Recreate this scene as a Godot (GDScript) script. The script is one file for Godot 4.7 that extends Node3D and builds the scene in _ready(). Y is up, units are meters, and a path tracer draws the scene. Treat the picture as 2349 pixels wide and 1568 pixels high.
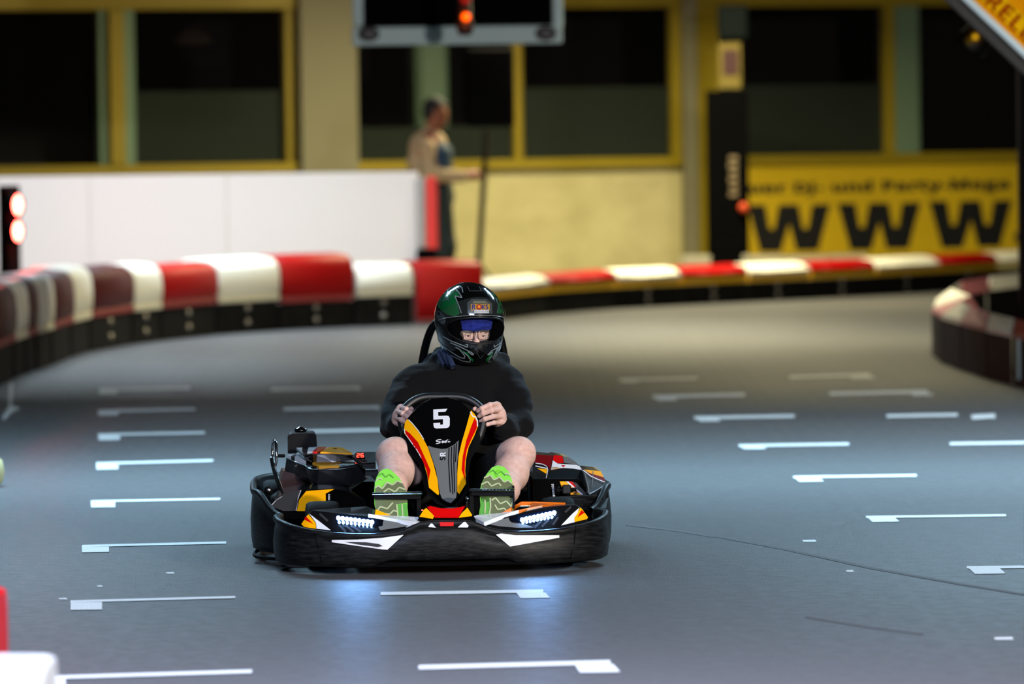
extends Node3D
# Indoor go-kart track: kart number 5 on dark asphalt, barriers and a windowed back wall. Units are metres, y is up.
const FPX := 13000.0            # focal length in pixels of the 2349 x 1568 frame (a 199 mm lens)
const EYE := Vector3(0, 1.72, 0)
var cam_basis: Basis
var kart_xf: Transform3D
var wall_xf: Transform3D
var names_used := {}
var M := {}

# ---------------------------------------------------------------- pixels to places
func ray(px: float, py: float) -> Vector3:
	return cam_basis * Vector3((px - 1174.5) / FPX, -(py - 784.0) / FPX, -1.0)
func ground(px: float, py: float, h := 0.0) -> Vector3:
	var d := ray(px, py)
	return EYE + d * ((h - EYE.y) / d.y)
func at_depth(px: float, py: float, depth: float) -> Vector3:
	return EYE + ray(px, py) * depth
func kp(px: float, py: float, z: float) -> Vector3:          # a point of the kart's own frame, at its own z
	var o := kart_xf.affine_inverse() * EYE
	var d := kart_xf.basis.inverse() * ray(px, py)
	return o + d * ((z - o.z) / d.z)
func kpa(list: Array, z: float) -> Array:
	var r := []
	for p in list: r.append(kp(p[0], p[1], z))
	return r
func kp3(list: Array) -> Array:
	var r := []
	for p in list: r.append(kp(p[0], p[1], p[2]))
	return r
func wp(px: float, py: float, off := 0.0) -> Vector3:        # a point of the back wall's own frame
	var o := wall_xf.affine_inverse() * EYE
	var d := wall_xf.basis.inverse() * ray(px, py)
	return o + d * ((off - o.z) / d.z)
func on_surface(px: float, py: float, z0: float, s: Callable) -> Vector3:   # where the sight line meets z = s(x, y) of the kart
	var p := kp(px, py, z0)
	for i in 7: p = kp(px, py, s.call(p.x, p.y))
	return p
func zoomed(list: Array, ox: float, oy: float, k: float) -> Array:
	var r := []
	for p in list: r.append([ox + p[0] / k, oy + p[1] / k])
	return r

# ---------------------------------------------------------------- nodes
func numbered(called: String) -> String:
	if not names_used.has(called):
		names_used[called] = 0
		return called
	names_used[called] += 1
	return "%s_%03d" % [called, names_used[called]]
func thing(called: String, label: String, category: String, xf := Transform3D(), group := "") -> Node3D:
	var o := Node3D.new()
	o.name = numbered(called)
	add_child(o, true)
	o.transform = xf
	o.set_meta("label", label)
	o.set_meta("category", category)
	if group: o.set_meta("group", group)
	return o
func structure(called: String, xf := Transform3D(), label := "") -> Node3D:
	var o := Node3D.new()
	o.name = called
	add_child(o, true)
	o.transform = xf
	o.set_meta("kind", "structure")
	if label: o.set_meta("label", label)
	return o
func sub(parent: Node3D, called: String, xf := Transform3D()) -> Node3D:
	var o := Node3D.new()
	o.name = called
	parent.add_child(o, true)
	o.transform = xf
	return o
func part(parent: Node3D, called: String, st: SurfaceTool, m: Material, label := "") -> MeshInstance3D:
	st.generate_normals()
	return place(parent, called, st.commit(), m, label)
func place(parent: Node3D, called: String, mesh: Mesh, m: Material, label := "") -> MeshInstance3D:
	var o := MeshInstance3D.new()
	o.name = called
	o.mesh = mesh
	o.material_override = m
	parent.add_child(o, true)
	if label: o.set_meta("label", label)
	return o
func mat(c: Color, rough := 0.6, metal := 0.0, spec := 0.5, coat := 0.0) -> StandardMaterial3D:
	var m := StandardMaterial3D.new()
	m.albedo_color = c
	m.roughness = rough
	m.metallic = metal
	m.metallic_specular = spec
	if coat > 0.0:
		m.clearcoat_enabled = true
		m.clearcoat = coat
		m.clearcoat_roughness = 0.08
	return m
func glow(c: Color, e: float) -> StandardMaterial3D:
	var m := mat(c, 0.5)
	m.emission_enabled = true
	m.emission = c
	m.emission_energy_multiplier = e
	return m
func noise_tex(freq: float, a: Color, b: Color, size := 512, sd := 1, octaves := 3) -> NoiseTexture2D:
	var n := FastNoiseLite.new()
	n.seed = sd
	n.frequency = freq
	n.fractal_octaves = octaves
	var t := NoiseTexture2D.new()
	t.width = size
	t.height = size
	t.seamless = true
	t.noise = n
	var g := Gradient.new()
	g.set_color(0, a)
	g.set_color(1, b)
	t.color_ramp = g
	return t
func bump_tex(freq: float, size := 512, sd := 3, strength := 4.0) -> NoiseTexture2D:
	var t := noise_tex(freq, Color.BLACK, Color.WHITE, size, sd, 4)
	t.color_ramp = null
	t.as_normal_map = true
	t.bump_strength = strength
	return t

# ---------------------------------------------------------------- shapes
func tool() -> SurfaceTool:
	var st := SurfaceTool.new()
	st.begin(Mesh.PRIMITIVE_TRIANGLES)
	return st
func flat(st: SurfaceTool) -> SurfaceTool:
	st.set_smooth_group(-1)
	return st
func tri(st: SurfaceTool, a: Vector3, b: Vector3, c: Vector3) -> void:
	st.add_vertex(a)
	st.add_vertex(b)
	st.add_vertex(c)
func quad(st: SurfaceTool, a: Vector3, b: Vector3, c: Vector3, d: Vector3) -> void:
	tri(st, a, b, c)
	tri(st, a, c, d)
func grid(st: SurfaceTool, rows: Array, closed := false) -> void:
	for i in rows.size() - 1:
		var n: int = rows[i].size()
		for j in (n if closed else n - 1):
			var k := (j + 1) % n
			quad(st, rows[i][j], rows[i + 1][j], rows[i + 1][k], rows[i][k])
func box(st: SurfaceTool, size: Vector3, xf: Transform3D, bevel := 0.0) -> SurfaceTool:
	flat(st)
	var h := size * 0.5
	var b: float = min(bevel, min(h.x, min(h.y, h.z)) * 0.98)
	if b <= 0.0:
		for ax in 3:
			for s in [-1.0, 1.0]:
				var n := Vector3.ZERO
				n[ax] = s
				var u := Vector3.ZERO
				u[(ax + 1) % 3] = 1.0
				var v := n.cross(u)
				quad(st, xf * ((n + u + v) * h), xf * ((n + u - v) * h), xf * ((n - u - v) * h), xf * ((n - u + v) * h))
		return st
	# chamfered: faces, edges and corners
	for ax in 3:
		for s in [-1.0, 1.0]:
			var n := Vector3.ZERO
			n[ax] = s
			var u := Vector3.ZERO
			u[(ax + 1) % 3] = 1.0
			var v := n.cross(u)
			var hn := n * h
			var hu := u * (h - Vector3.ONE * b)
			var hv := v * (h - Vector3.ONE * b)
			quad(st, xf * (hn + hu + hv), xf * (hn + hu - hv), xf * (hn - hu - hv), xf * (hn - hu + hv))
	for ax in 3:
		var e := (ax + 1) % 3
		var f := (ax + 2) % 3
		for s in [-1.0, 1.0]:
			for t in [-1.0, 1.0]:
				var p := Vector3.ZERO
				p[e] = s * h[e]
				p[f] = t * (h[f] - b)
				var q := Vector3.ZERO
				q[e] = s * (h[e] - b)
				q[f] = t * h[f]
				var r := Vector3.ZERO
				r[ax] = h[ax] - b
				quad(st, xf * (p + r), xf * (p - r), xf * (q - r), xf * (q + r))
	for s in [-1.0, 1.0]:
		for t in [-1.0, 1.0]:
			for w in [-1.0, 1.0]:
				var c := Vector3(s, t, w)
				tri(st, xf * (c * Vector3(h.x, h.y - b, h.z - b)), xf * (c * Vector3(h.x - b, h.y, h.z - b)), xf * (c * Vector3(h.x - b, h.y - b, h.z)))
	return st
func box_at(lo: Vector3, hi: Vector3, bevel := 0.0) -> SurfaceTool:
	return box(tool(), (hi - lo).abs(), Transform3D(Basis(), (lo + hi) * 0.5), bevel)
func tube(st: SurfaceTool, pts: Array, r: float, sides := 10, closed := false, radii := []) -> SurfaceTool:
	st.set_smooth_group(0)
	var rows := []
	var n := pts.size()
	var up := Vector3.UP
	for i in n:
		var a: Vector3 = pts[(i - 1 + n) % n] if closed or i > 0 else pts[0]
		var b: Vector3 = pts[(i + 1) % n] if closed or i < n - 1 else pts[n - 1]
		var t := (b - a).normalized()
		if i == 0 and abs(t.dot(up)) > 0.9: up = Vector3.RIGHT
		var x := t.cross(up).normalized()
		var y := x.cross(t).normalized()
		up = y
		var rr: float = radii[i] if radii else r
		var row := []
		for j in sides:
			var q := TAU * j / sides
			row.append(pts[i] + (x * cos(q) + y * sin(q)) * rr)
		rows.append(row)
	if closed: rows.append(rows[0])
	grid(st, rows, true)
	if not closed:
		for e in [0, n - 1]:
			for j in sides: tri(st, pts[e], rows[e][j], rows[e][(j + 1) % sides])
	return st
func smooth_path(pts: Array, per := 6, closed := false) -> Array:   # Catmull-Rom
	var r := []
	var n := pts.size()
	for i in (n if closed else n - 1):
		var p0 = pts[(i - 1 + n) % n] if closed or i > 0 else pts[i]
		var p1 = pts[i]
		var p2 = pts[(i + 1) % n]
		var p3 = pts[(i + 2) % n] if closed or i < n - 2 else p2
		for k in per:
			r.append(p1.cubic_interpolate(p2, p0, p3, float(k) / per))
	if not closed: r.append(pts[n - 1])
	return r
func lathe(st: SurfaceTool, profile: Array, sides: int, xf: Transform3D) -> SurfaceTool:   # profile of (radius, height), about the frame's y
	st.set_smooth_group(0)
	var rows := []
	for p in profile:
		var row := []
		for j in sides: row.append(xf * Vector3(p[0] * cos(TAU * j / sides), p[1], p[0] * sin(TAU * j / sides)))
		rows.append(row)
	grid(st, rows, true)
	return st
func cap(st: SurfaceTool, pts: Array) -> void:               # a flat or nearly flat polygon
	var n := Vector3.ZERO
	for i in pts.size(): n += pts[i].cross(pts[(i + 1) % pts.size()])
	var ax := n.abs().max_axis_index()
	var flatp := PackedVector2Array()
	for p in pts: flatp.append(Vector2(p[(ax + 1) % 3], p[(ax + 2) % 3]))
	var ix := Geometry2D.triangulate_polygon(flatp)
	for i in range(0, ix.size(), 3): tri(st, pts[ix[i]], pts[ix[i + 1]], pts[ix[i + 2]])
func hull(st: SurfaceTool, a: Array, b: Array) -> SurfaceTool:   # two outlines of equal count, joined and capped
	flat(st)
	cap(st, a)
	cap(st, b)
	for i in a.size():
		var k := (i + 1) % a.size()
		quad(st, a[i], b[i], b[k], a[k])
	return st
func slab(list: Array, z: float, depth: float) -> SurfaceTool:   # an outline of pixels at kart z, run straight back
	var a := kpa(list, z)
	var b := []
	for p in a: b.append(p + Vector3(0, 0, -depth))
	return hull(tool(), a, b)
func patch(st: SurfaceTool, list: Array, f: Callable, cell := 8.0, thick := 0.0) -> SurfaceTool:   # a pixel outline laid on a curved surface
	var poly := PackedVector2Array()
	for p in list: poly.append(Vector2(p[0], p[1]))
	var lo := poly[0]
	var hi := poly[0]
	for p in poly:
		lo = lo.min(p)
		hi = hi.max(p)
	st.set_smooth_group(0)
	var x := floorf(lo.x / cell) * cell
	while x < hi.x:
		var y := floorf(lo.y / cell) * cell
		while y < hi.y:
			var cellp := PackedVector2Array([Vector2(x, y), Vector2(x + cell, y), Vector2(x + cell, y + cell), Vector2(x, y + cell)])
			for piece in Geometry2D.intersect_polygons(poly, cellp):
				var ix := Geometry2D.triangulate_polygon(piece)
				for i in ix:
					var q: Vector2 = (piece[i] * 64.0).round() / 64.0
					st.add_vertex(f.call(q.x, q.y))
			y += cell
		x += cell
	if thick > 0.0:
		st.set_smooth_group(1)
		for i in poly.size():
			var p := poly[i]
			var q := poly[(i + 1) % poly.size()]
			var n := int(ceil(p.distance_to(q) / cell))
			for k in n:
				var a: Vector3 = f.call(lerpf(p.x, q.x, float(k) / n), lerpf(p.y, q.y, float(k) / n))
				var b: Vector3 = f.call(lerpf(p.x, q.x, float(k + 1) / n), lerpf(p.y, q.y, float(k + 1) / n))
				var back := Vector3(0, 0, -thick)
				quad(st, a, a + back, b + back, b)
	return st
func stroke(list: Array, w: float) -> Array:                  # pixel polyline -> outline of a line w wide
	var l := []
	var r := []
	for i in list.size():
		var p := Vector2(list[i][0], list[i][1])
		var a := Vector2(list[maxi(i - 1, 0)][0], list[maxi(i - 1, 0)][1])
		var b := Vector2(list[mini(i + 1, list.size() - 1)][0], list[mini(i + 1, list.size() - 1)][1])
		var t := (b - a).normalized().orthogonal() * w * 0.5
		l.append([p.x + t.x, p.y + t.y])
		r.push_front([p.x - t.x, p.y - t.y])
	return l + r
func strokes(st: SurfaceTool, list: Array, w: float, f: Callable, cell := 8.0) -> SurfaceTool:
	for i in list.size() - 1:
		patch(st, stroke([list[i], list[i + 1]], w), f, cell)
	return st
func text_on(st: SurfaceTool, text: String, at: Vector2, height: float, f: Callable, turn := 0.0, stretch := 1.0, bold := true) -> SurfaceTool:   # flat lettering laid on a surface
	var font := SystemFont.new()
	font.font_names = PackedStringArray(["Droid Sans"])
	font.font_weight = 700 if bold else 400
	var t := TextMesh.new()
	t.font = font
	t.font_size = 64
	t.pixel_size = 1.0
	t.depth = 0.0
	t.text = text
	t.horizontal_alignment = HORIZONTAL_ALIGNMENT_LEFT
	t.curve_step = 2.0
	var arr := t.surface_get_arrays(0)
	var vs: PackedVector3Array = arr[Mesh.ARRAY_VERTEX]
	var ix = arr[Mesh.ARRAY_INDEX]
	var lo := Vector3.ONE * 1e9
	var hi := -lo
	for v in vs:
		lo = lo.min(v)
		hi = hi.max(v)
	var k := height / (hi.y - lo.y)
	st.set_smooth_group(0)
	var order: Array = Array(ix) if ix != null and ix.size() else range(vs.size())
	for i in order:
		var v := vs[i]
		var p := Vector2((v.x - lo.x) * k * stretch, (hi.y - v.y) * k).rotated(turn) + at
		st.add_vertex(f.call(p.x, p.y))
	return st

# ---------------------------------------------------------------- bodies: tapered capsules joined smoothly, meshed as surface nets
func net(bones: Array, cell: float, k: float, wrinkle := 0.0, wr_freq := 9.0) -> ArrayMesh:
	# bone: [a, b, ra, rb] (+ [k], + [axis, squash])
	var lo := Vector3.ONE * 1e9
	var hi := -lo
	for b in bones:
		var r: float = max(b[2], b[3]) + cell * 3.0 + k * 0.3
		lo = lo.min(b[0] - Vector3.ONE * r).min(b[1] - Vector3.ONE * r)
		hi = hi.max(b[0] + Vector3.ONE * r).max(b[1] + Vector3.ONE * r)
	var nx := int((hi.x - lo.x) / cell) + 2
	var ny := int((hi.y - lo.y) / cell) + 2
	var nz := int((hi.z - lo.z) / cell) + 2
	var g := PackedFloat32Array()
	g.resize(nx * ny * nz)
	g.fill(1.0)
	for b in bones:
		var a: Vector3 = b[0]
		var e: Vector3 = b[1]
		var ra: float = b[2]
		var rb: float = b[3]
		var kk: float = b[4] if b.size() > 4 else k
		var sq: bool = b.size() > 6
		var r: float = max(ra, rb) + cell * 2.5 + k * 0.6
		var l := ((a.min(e) - Vector3.ONE * r - lo) / cell).floor().max(Vector3.ZERO)
		var h := ((a.max(e) + Vector3.ONE * r - lo) / cell).ceil()
		var ba := e - a
		var bb: float = max(ba.dot(ba), 1e-9)
		for z in range(int(l.z), mini(int(h.z) + 1, nz)):
			for y in range(int(l.y), mini(int(h.y) + 1, ny)):
				var row := (z * ny + y) * nx
				for x in range(int(l.x), mini(int(h.x) + 1, nx)):
					var p := lo + Vector3(x, y, z) * cell - a
					var t := clampf(p.dot(ba) / bb, 0.0, 1.0)
					var q := p - ba * t
					if sq: q += b[5] * q.dot(b[5]) * (b[6] - 1.0)
					var d := q.length() - lerpf(ra, rb, t)
					var o := g[row + x]
					var hh: float = max(kk - absf(o - d), 0.0) / kk
					g[row + x] = minf(o, d) - hh * hh * kk * 0.25
	if wrinkle > 0.0:
		var n := FastNoiseLite.new()
		n.seed = 5
		n.frequency = wr_freq
		n.noise_type = FastNoiseLite.TYPE_SIMPLEX_SMOOTH
		n.fractal_octaves = 2
		for i in g.size():
			if absf(g[i]) < 0.04:
				var x := i % nx
				var y := (i / nx) % ny
				var z := i / (nx * ny)
				var p := lo + Vector3(x, y, z) * cell
				g[i] += n.get_noise_3d(p.x, p.y * 2.0, p.z) * wrinkle
	var ids := PackedInt32Array()
	ids.resize(g.size())
	ids.fill(-1)
	var vs := PackedVector3Array()
	var ns := PackedVector3Array()
	var off := [0, 1, nx, nx + 1, nx * ny, nx * ny + 1, nx * ny + nx, nx * ny + nx + 1]
	var edges := [[0, 1], [2, 3], [4, 5], [6, 7], [0, 2], [1, 3], [4, 6], [5, 7], [0, 4], [1, 5], [2, 6], [3, 7]]
	for z in nz - 1:
		for y in ny - 1:
			for x in nx - 1:
				var i := (z * ny + y) * nx + x
				var g0 := g[i]
				if absf(g0) > cell * 5.0: continue
				var mask := 0
				for c in 8:
					if g[i + off[c]] < 0.0: mask |= 1 << c
				if mask == 0 or mask == 255: continue
				var p := Vector3.ZERO
				var n := 0
				for ed in edges:
					var a: float = g[i + off[ed[0]]]
					var b: float = g[i + off[ed[1]]]
					if (a < 0.0) != (b < 0.0):
						var t := a / (a - b)
						var pa := Vector3(ed[0] & 1, (ed[0] >> 1) & 1, ed[0] >> 2)
						var pb := Vector3(ed[1] & 1, (ed[1] >> 1) & 1, ed[1] >> 2)
						p += pa.lerp(pb, t)
						n += 1
				ids[i] = vs.size()
				vs.append(lo + (Vector3(x, y, z) + p / n) * cell)
				var gr := Vector3.ZERO
				for c in 8:
					var v: float = g[i + off[c]]
					gr += Vector3(1.0 if c & 1 else -1.0, 1.0 if c & 2 else -1.0, 1.0 if c & 4 else -1.0) * v
				ns.append(gr.normalized())
	var ix := PackedInt32Array()
	var step := [1, nx, nx * ny]
	for z in range(1, nz - 1):
		for y in range(1, ny - 1):
			for x in range(1, nx - 1):
				var i := (z * ny + y) * nx + x
				if ids[i] < 0: continue
				for ax in 3:
					var o: float = g[i]
					var q: float = g[i + step[ax]]
					if (o < 0.0) == (q < 0.0): continue
					var u: int = step[(ax + 1) % 3]
					var v: int = step[(ax + 2) % 3]
					var a := ids[i]
					var b := ids[i - u]
					var c := ids[i - u - v]
					var d := ids[i - v]
					if b < 0 or c < 0 or d < 0: continue
					if o < 0.0: ix.append_array([a, c, b, a, d, c])
					else: ix.append_array([a, b, c, a, c, d])
	var arr := []
	arr.resize(Mesh.ARRAY_MAX)
	arr[Mesh.ARRAY_VERTEX] = vs
	arr[Mesh.ARRAY_NORMAL] = ns
	arr[Mesh.ARRAY_INDEX] = ix
	var mesh := ArrayMesh.new()
	mesh.add_surface_from_arrays(Mesh.PRIMITIVE_TRIANGLES, arr)
	return mesh
func chain(points: Array, radii: Array, k := 0.0) -> Array:
	var r := []
	for i in points.size() - 1:
		var b := [points[i], points[i + 1], radii[i], radii[i + 1]]
		if k > 0.0: b.append(k)
		r.append(b)
	return r

# ---------------------------------------------------------------- camera, light, exposure
func _ready() -> void:
	cam_basis = Basis.from_euler(Vector3(-atan(519.0 / FPX), 0.0, -0.0122))
	var cam := Camera3D.new()
	cam.name = "camera"
	var look := CameraAttributesPhysical.new()
	look.frustum_focal_length = FPX * 24.0 / 1568.0
	look.frustum_focus_distance = 21.95
	look.frustum_near = 0.1
	look.frustum_far = 200.0
	look.exposure_aperture = 2.8
	cam.attributes = look
	add_child(cam)
	cam.transform = Transform3D(cam_basis, EYE)
	cam.current = true
	var env := Environment.new()
	env.background_mode = Environment.BG_COLOR
	env.background_color = Color.BLACK
	env.tonemap_mode = Environment.TONE_MAPPER_LINEAR
	env.tonemap_exposure = 1.0
	env.sdfgi_enabled = true
	env.ssao_enabled = true
	env.ssil_enabled = true
	var we := WorldEnvironment.new()
	we.name = "world"
	we.environment = env
	add_child(we)
	var nose := ground(1026, 1316)
	kart_xf = Transform3D(Basis(Vector3.UP, deg_to_rad(4.0)), nose)
	var wn := Vector3(sin(deg_to_rad(20.0)), 0, cos(deg_to_rad(20.0)))
	wall_xf = Transform3D(Basis(Vector3.UP.cross(wn), Vector3.UP, wn), Vector3(0, 0, -55.0))
	materials()
	lamps()
	room()
	back_wall()
	floor_paint()
	barriers()
	far_things()
	kart()
	driver()
	marshal()

func ceiling_lamp(at: Vector3, length: float, width: float, c: Color, e: float, along_x: bool, label: String, skirt := 0.21) -> void:
	var t := thing("ceiling_lamp", label, "lamp", Transform3D(Basis(Vector3.UP, 0.0 if along_x else PI / 2), at), "ceiling lamps above the track")
	part(t, "housing", box(tool(), Vector3(length + 0.08, 0.1, width + 0.06), Transform3D(Basis(), Vector3(0, 0.05, 0)), 0.01), M.lamp_housing)
	var g := glow(c, e * 0.25)
	part(t, "tube_diffuser", box(tool(), Vector3(length, 0.02, width), Transform3D(Basis(), Vector3(0, -0.01, 0)), 0.004), g)
	for s in [-1.0, 1.0]:
		part(t, "cutoff_skirt", box(tool(), Vector3(length + 0.08, skirt, 0.012), Transform3D(Basis(), Vector3(0, 0.05 - skirt * 0.5, s * (width * 0.5 + 0.02))), 0.003), M.lamp_housing)  # skirts added to the unseen lamps to cut off their light pools
		part(t, "hanger", tube(tool(), [Vector3(s * length * 0.4, 0.1, 0), Vector3(s * length * 0.4, 5.2 - at.y, 0)], 0.006, 6), M.lamp_housing)
	var l := AreaLight3D.new()
	l.name = "light"
	l.area_size = Vector2(length, width)
	l.area_normalize_energy = true
	l.light_color = c
	l.light_energy = e
	l.area_range = 80.0
	l.shadow_enabled = true
	t.add_child(l, true)
	l.position = Vector3(0, -0.03, 0)
	l.rotation = Vector3(-PI / 2, 0, 0)

func lamps() -> void:
	var blue := Color(0.71, 0.89, 1.0)
	var pale := Color(0.82, 0.87, 1.0)
	var white := Color(0.87, 0.945, 1.0)
	var warm := Color(1.0, 0.95, 0.76)
	ceiling_lamp(Vector3(-2.7, 4.2, -26.8), 2.4, 0.3, blue, 88.0, true, "cool white tube lamp over the left grid column behind the kart")
	ceiling_lamp(Vector3(2.8, 4.2, -26.8), 2.4, 0.3, blue, 88.0, true, "cool white tube lamp over the right grid column behind the kart")
	ceiling_lamp(Vector3(-0.6, 4.2, -14.8), 2.4, 0.3, pale, 118.0, true, "pale tube lamp over the foreground asphalt", 0.12)
	ceiling_lamp(Vector3(4.6, 4.4, -30.5), 2.4, 0.3, white, 36.0, true, "added unseen tube lamp lighting the slanted sign and the right island")  # added lamp, put in to brighten the sign, island and right grid
	ceiling_lamp(Vector3(-3.0, 4.3, -45.0), 2.4, 0.3, white, 72.0, true, "neutral tube lamp in front of the white partition panels")
	ceiling_lamp(Vector3(2.6, 4.3, -42.5), 2.4, 0.3, warm, 50.0, true, "warm tube lamp over the far right bend")
	ceiling_lamp(Vector3(1.5, 4.3, -51.0), 2.4, 0.3, warm, 88.0, true, "warm tube lamp close to the cream back wall", 0.18)
	# floodlight on a mast at the right of the photographer, shining along the track
	var fp := Vector3(7.6, 3.6, -9.5)
	var aim := Vector3(-0.2, 0.5, -21.8)
	var fl := thing("floodlight", "floodlight on a mast beside the track to the right of the camera", "lamp", Transform3D(Basis.looking_at(aim - fp), fp))
	part(fl, "housing", box(tool(), Vector3(0.62, 0.42, 0.16), Transform3D(Basis(), Vector3(0, 0, 0.1)), 0.02), M.lamp_housing)
	part(fl, "lamp_glass", box(tool(), Vector3(0.54, 0.34, 0.02), Transform3D(Basis(), Vector3(0, 0, 0.01)), 0.004), glow(Color(1.0, 0.96, 0.9), 6.0))
	var mast := thing("light_mast", "steel mast carrying the floodlight at the track edge", "mast", Transform3D(Basis(), Vector3(fp.x + 0.3, 0, fp.z + 0.5)))
	part(mast, "pole", tube(tool(), [Vector3(0, 0, 0), Vector3(0, 3.6, 0)], 0.05, 12), M.lamp_housing)
	part(mast, "foot", box(tool(), Vector3(0.5, 0.04, 0.5), Transform3D(Basis(), Vector3(0, 0.02, 0)), 0.01), M.lamp_housing)
	var l := AreaLight3D.new()
	l.name = "light"
	l.area_size = Vector2(0.54, 0.34)
	l.area_normalize_energy = true
	l.light_color = Color(1.0, 0.96, 0.9)
	l.light_energy = 215.0
	l.area_range = 80.0
	l.shadow_enabled = true
	fl.add_child(l)
	l.position = Vector3(0, 0, -0.03)

func materials() -> void:
	var m := mat(Color(0.395, 0.395, 0.4), 0.5, 0.0, 0.28)
	m.albedo_texture = noise_tex(0.35, Color(0.6, 0.6, 0.6), Color(1, 1, 1), 512, 11, 3)
	m.uv1_triplanar = true
	m.uv1_world_triplanar = true
	m.uv1_scale = Vector3.ONE * 1.1
	m.normal_enabled = true
	m.normal_texture = bump_tex(0.3, 512, 4, 3.0)
	m.normal_scale = 0.5
	m.roughness_texture = noise_tex(0.02, Color(0.75, 0.75, 0.75), Color(1, 1, 1), 512, 8, 3)
	M.asphalt = m
	m = mat(Color(0.92, 0.93, 0.93), 0.5)
	m.albedo_texture = noise_tex(0.12, Color(0.72, 0.72, 0.72), Color(1, 1, 1), 512, 21, 4)
	m.uv1_triplanar = true
	m.uv1_world_triplanar = true
	m.uv1_scale = Vector3.ONE * 1.7
	M.line_paint = m
	M.lamp_housing = mat(Color(0.1, 0.1, 0.105), 0.7)
	M.ceiling = mat(Color(0.16, 0.16, 0.17), 0.9)
	M.hall = mat(Color(0.3, 0.3, 0.3), 0.85)
	m = mat(Color(0.84, 0.8, 0.6), 0.85)
	m.albedo_texture = noise_tex(0.01, Color(0.86, 0.85, 0.82), Color(1, 1, 1), 512, 31, 4)
	m.uv1_triplanar = true
	m.uv1_world_triplanar = true
	m.uv1_scale = Vector3.ONE * 0.4
	M.cream = m
	M.pillar = mat(Color(0.52, 0.5, 0.4), 0.85)
	M.yellow_frame = mat(Color(0.58, 0.5, 0.02), 0.5)
	M.green_frame = mat(Color(0.42, 0.52, 0.42), 0.6)
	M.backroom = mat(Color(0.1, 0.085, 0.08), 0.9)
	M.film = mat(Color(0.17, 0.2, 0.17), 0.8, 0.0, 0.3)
	m = mat(Color(0.1, 0.1, 0.1, 0.08), 0.05, 0.0, 0.3)
	m.transparency = BaseMaterial3D.TRANSPARENCY_ALPHA
	M.glass = m
	M.white_panel = mat(Color(0.88, 0.86, 0.82), 0.6)
	M.red_cushion = mat(Color(0.56, 0.012, 0.012), 0.5, 0.0, 0.3)
	M.dark_red_cushion = mat(Color(0.27, 0.012, 0.03), 0.5, 0.0, 0.3)
	M.white_cushion = mat(Color(0.88, 0.87, 0.82), 0.42)
	M.worn_white_cushion = mat(Color(0.62, 0.62, 0.62), 0.5)  # dirty white, darkened in the colour to offset the strong near lamps
	M.red_band = mat(Color(0.5, 0.16, 0.16), 0.6)
	M.white_band = mat(Color(0.8, 0.78, 0.7), 0.55)
	M.pink_cushion = mat(Color(0.72, 0.42, 0.46), 0.5)
	m = mat(Color(0.09, 0.09, 0.092), 0.7, 0.0, 0.25)
	m.albedo_texture = noise_tex(0.03, Color(0.6, 0.6, 0.6), Color(1, 1, 1), 256, 41, 4)
	m.uv1_triplanar = true
	m.uv1_scale = Vector3.ONE * 0.8
	M.rubber = m
	M.bolt = mat(Color(0.55, 0.53, 0.5), 0.4, 0.8)
	M.yellow_strip = mat(Color(0.85, 0.66, 0.04), 0.5)
	M.banner = mat(Color(0.86, 0.72, 0.02), 0.6)
	M.print_black = mat(Color(0.05, 0.05, 0.05), 0.6)
	M.black = mat(Color(0.03, 0.03, 0.032), 0.6, 0.0, 0.2)
	M.near_black = mat(Color(0.012, 0.012, 0.014), 0.7, 0.0, 0.12)

# ---------------------------------------------------------------- the hall
func room() -> void:
	var f := structure("floor")
	part(f, "asphalt_floor", box_at(Vector3(-14, -0.1, -76), Vector3(20, 0, 8)), M.asphalt)
	var c := structure("ceiling")
	part(c, "ceiling_slab", box_at(Vector3(-14, 5.2, -76), Vector3(20, 5.4, 8)), M.ceiling)
	var w := structure("wall_left")
	part(w, "wall_slab", box_at(Vector3(-14.2, 0, -76), Vector3(-14, 5.2, 8)), M.hall)
	w = structure("wall_right")
	part(w, "wall_slab", box_at(Vector3(20, 0, -76), Vector3(20.2, 5.2, 8)), M.hall)
	w = structure("wall_front")
	part(w, "wall_slab", box_at(Vector3(-14, 0, 8), Vector3(20, 5.2, 8.2)), M.hall)

func wbox(parent: Node3D, called: String, x0: float, x1: float, y0: float, y1: float, off0: float, off1: float, m: Material, bevel := 0.0) -> MeshInstance3D:   # px columns, heights in metres
	var u0 := wp(x0, 300.0).x
	var u1 := wp(x1, 300.0).x
	return part(parent, called, box_at(Vector3(u0, y0, off0), Vector3(u1, y1, off1), bevel), m)

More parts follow.
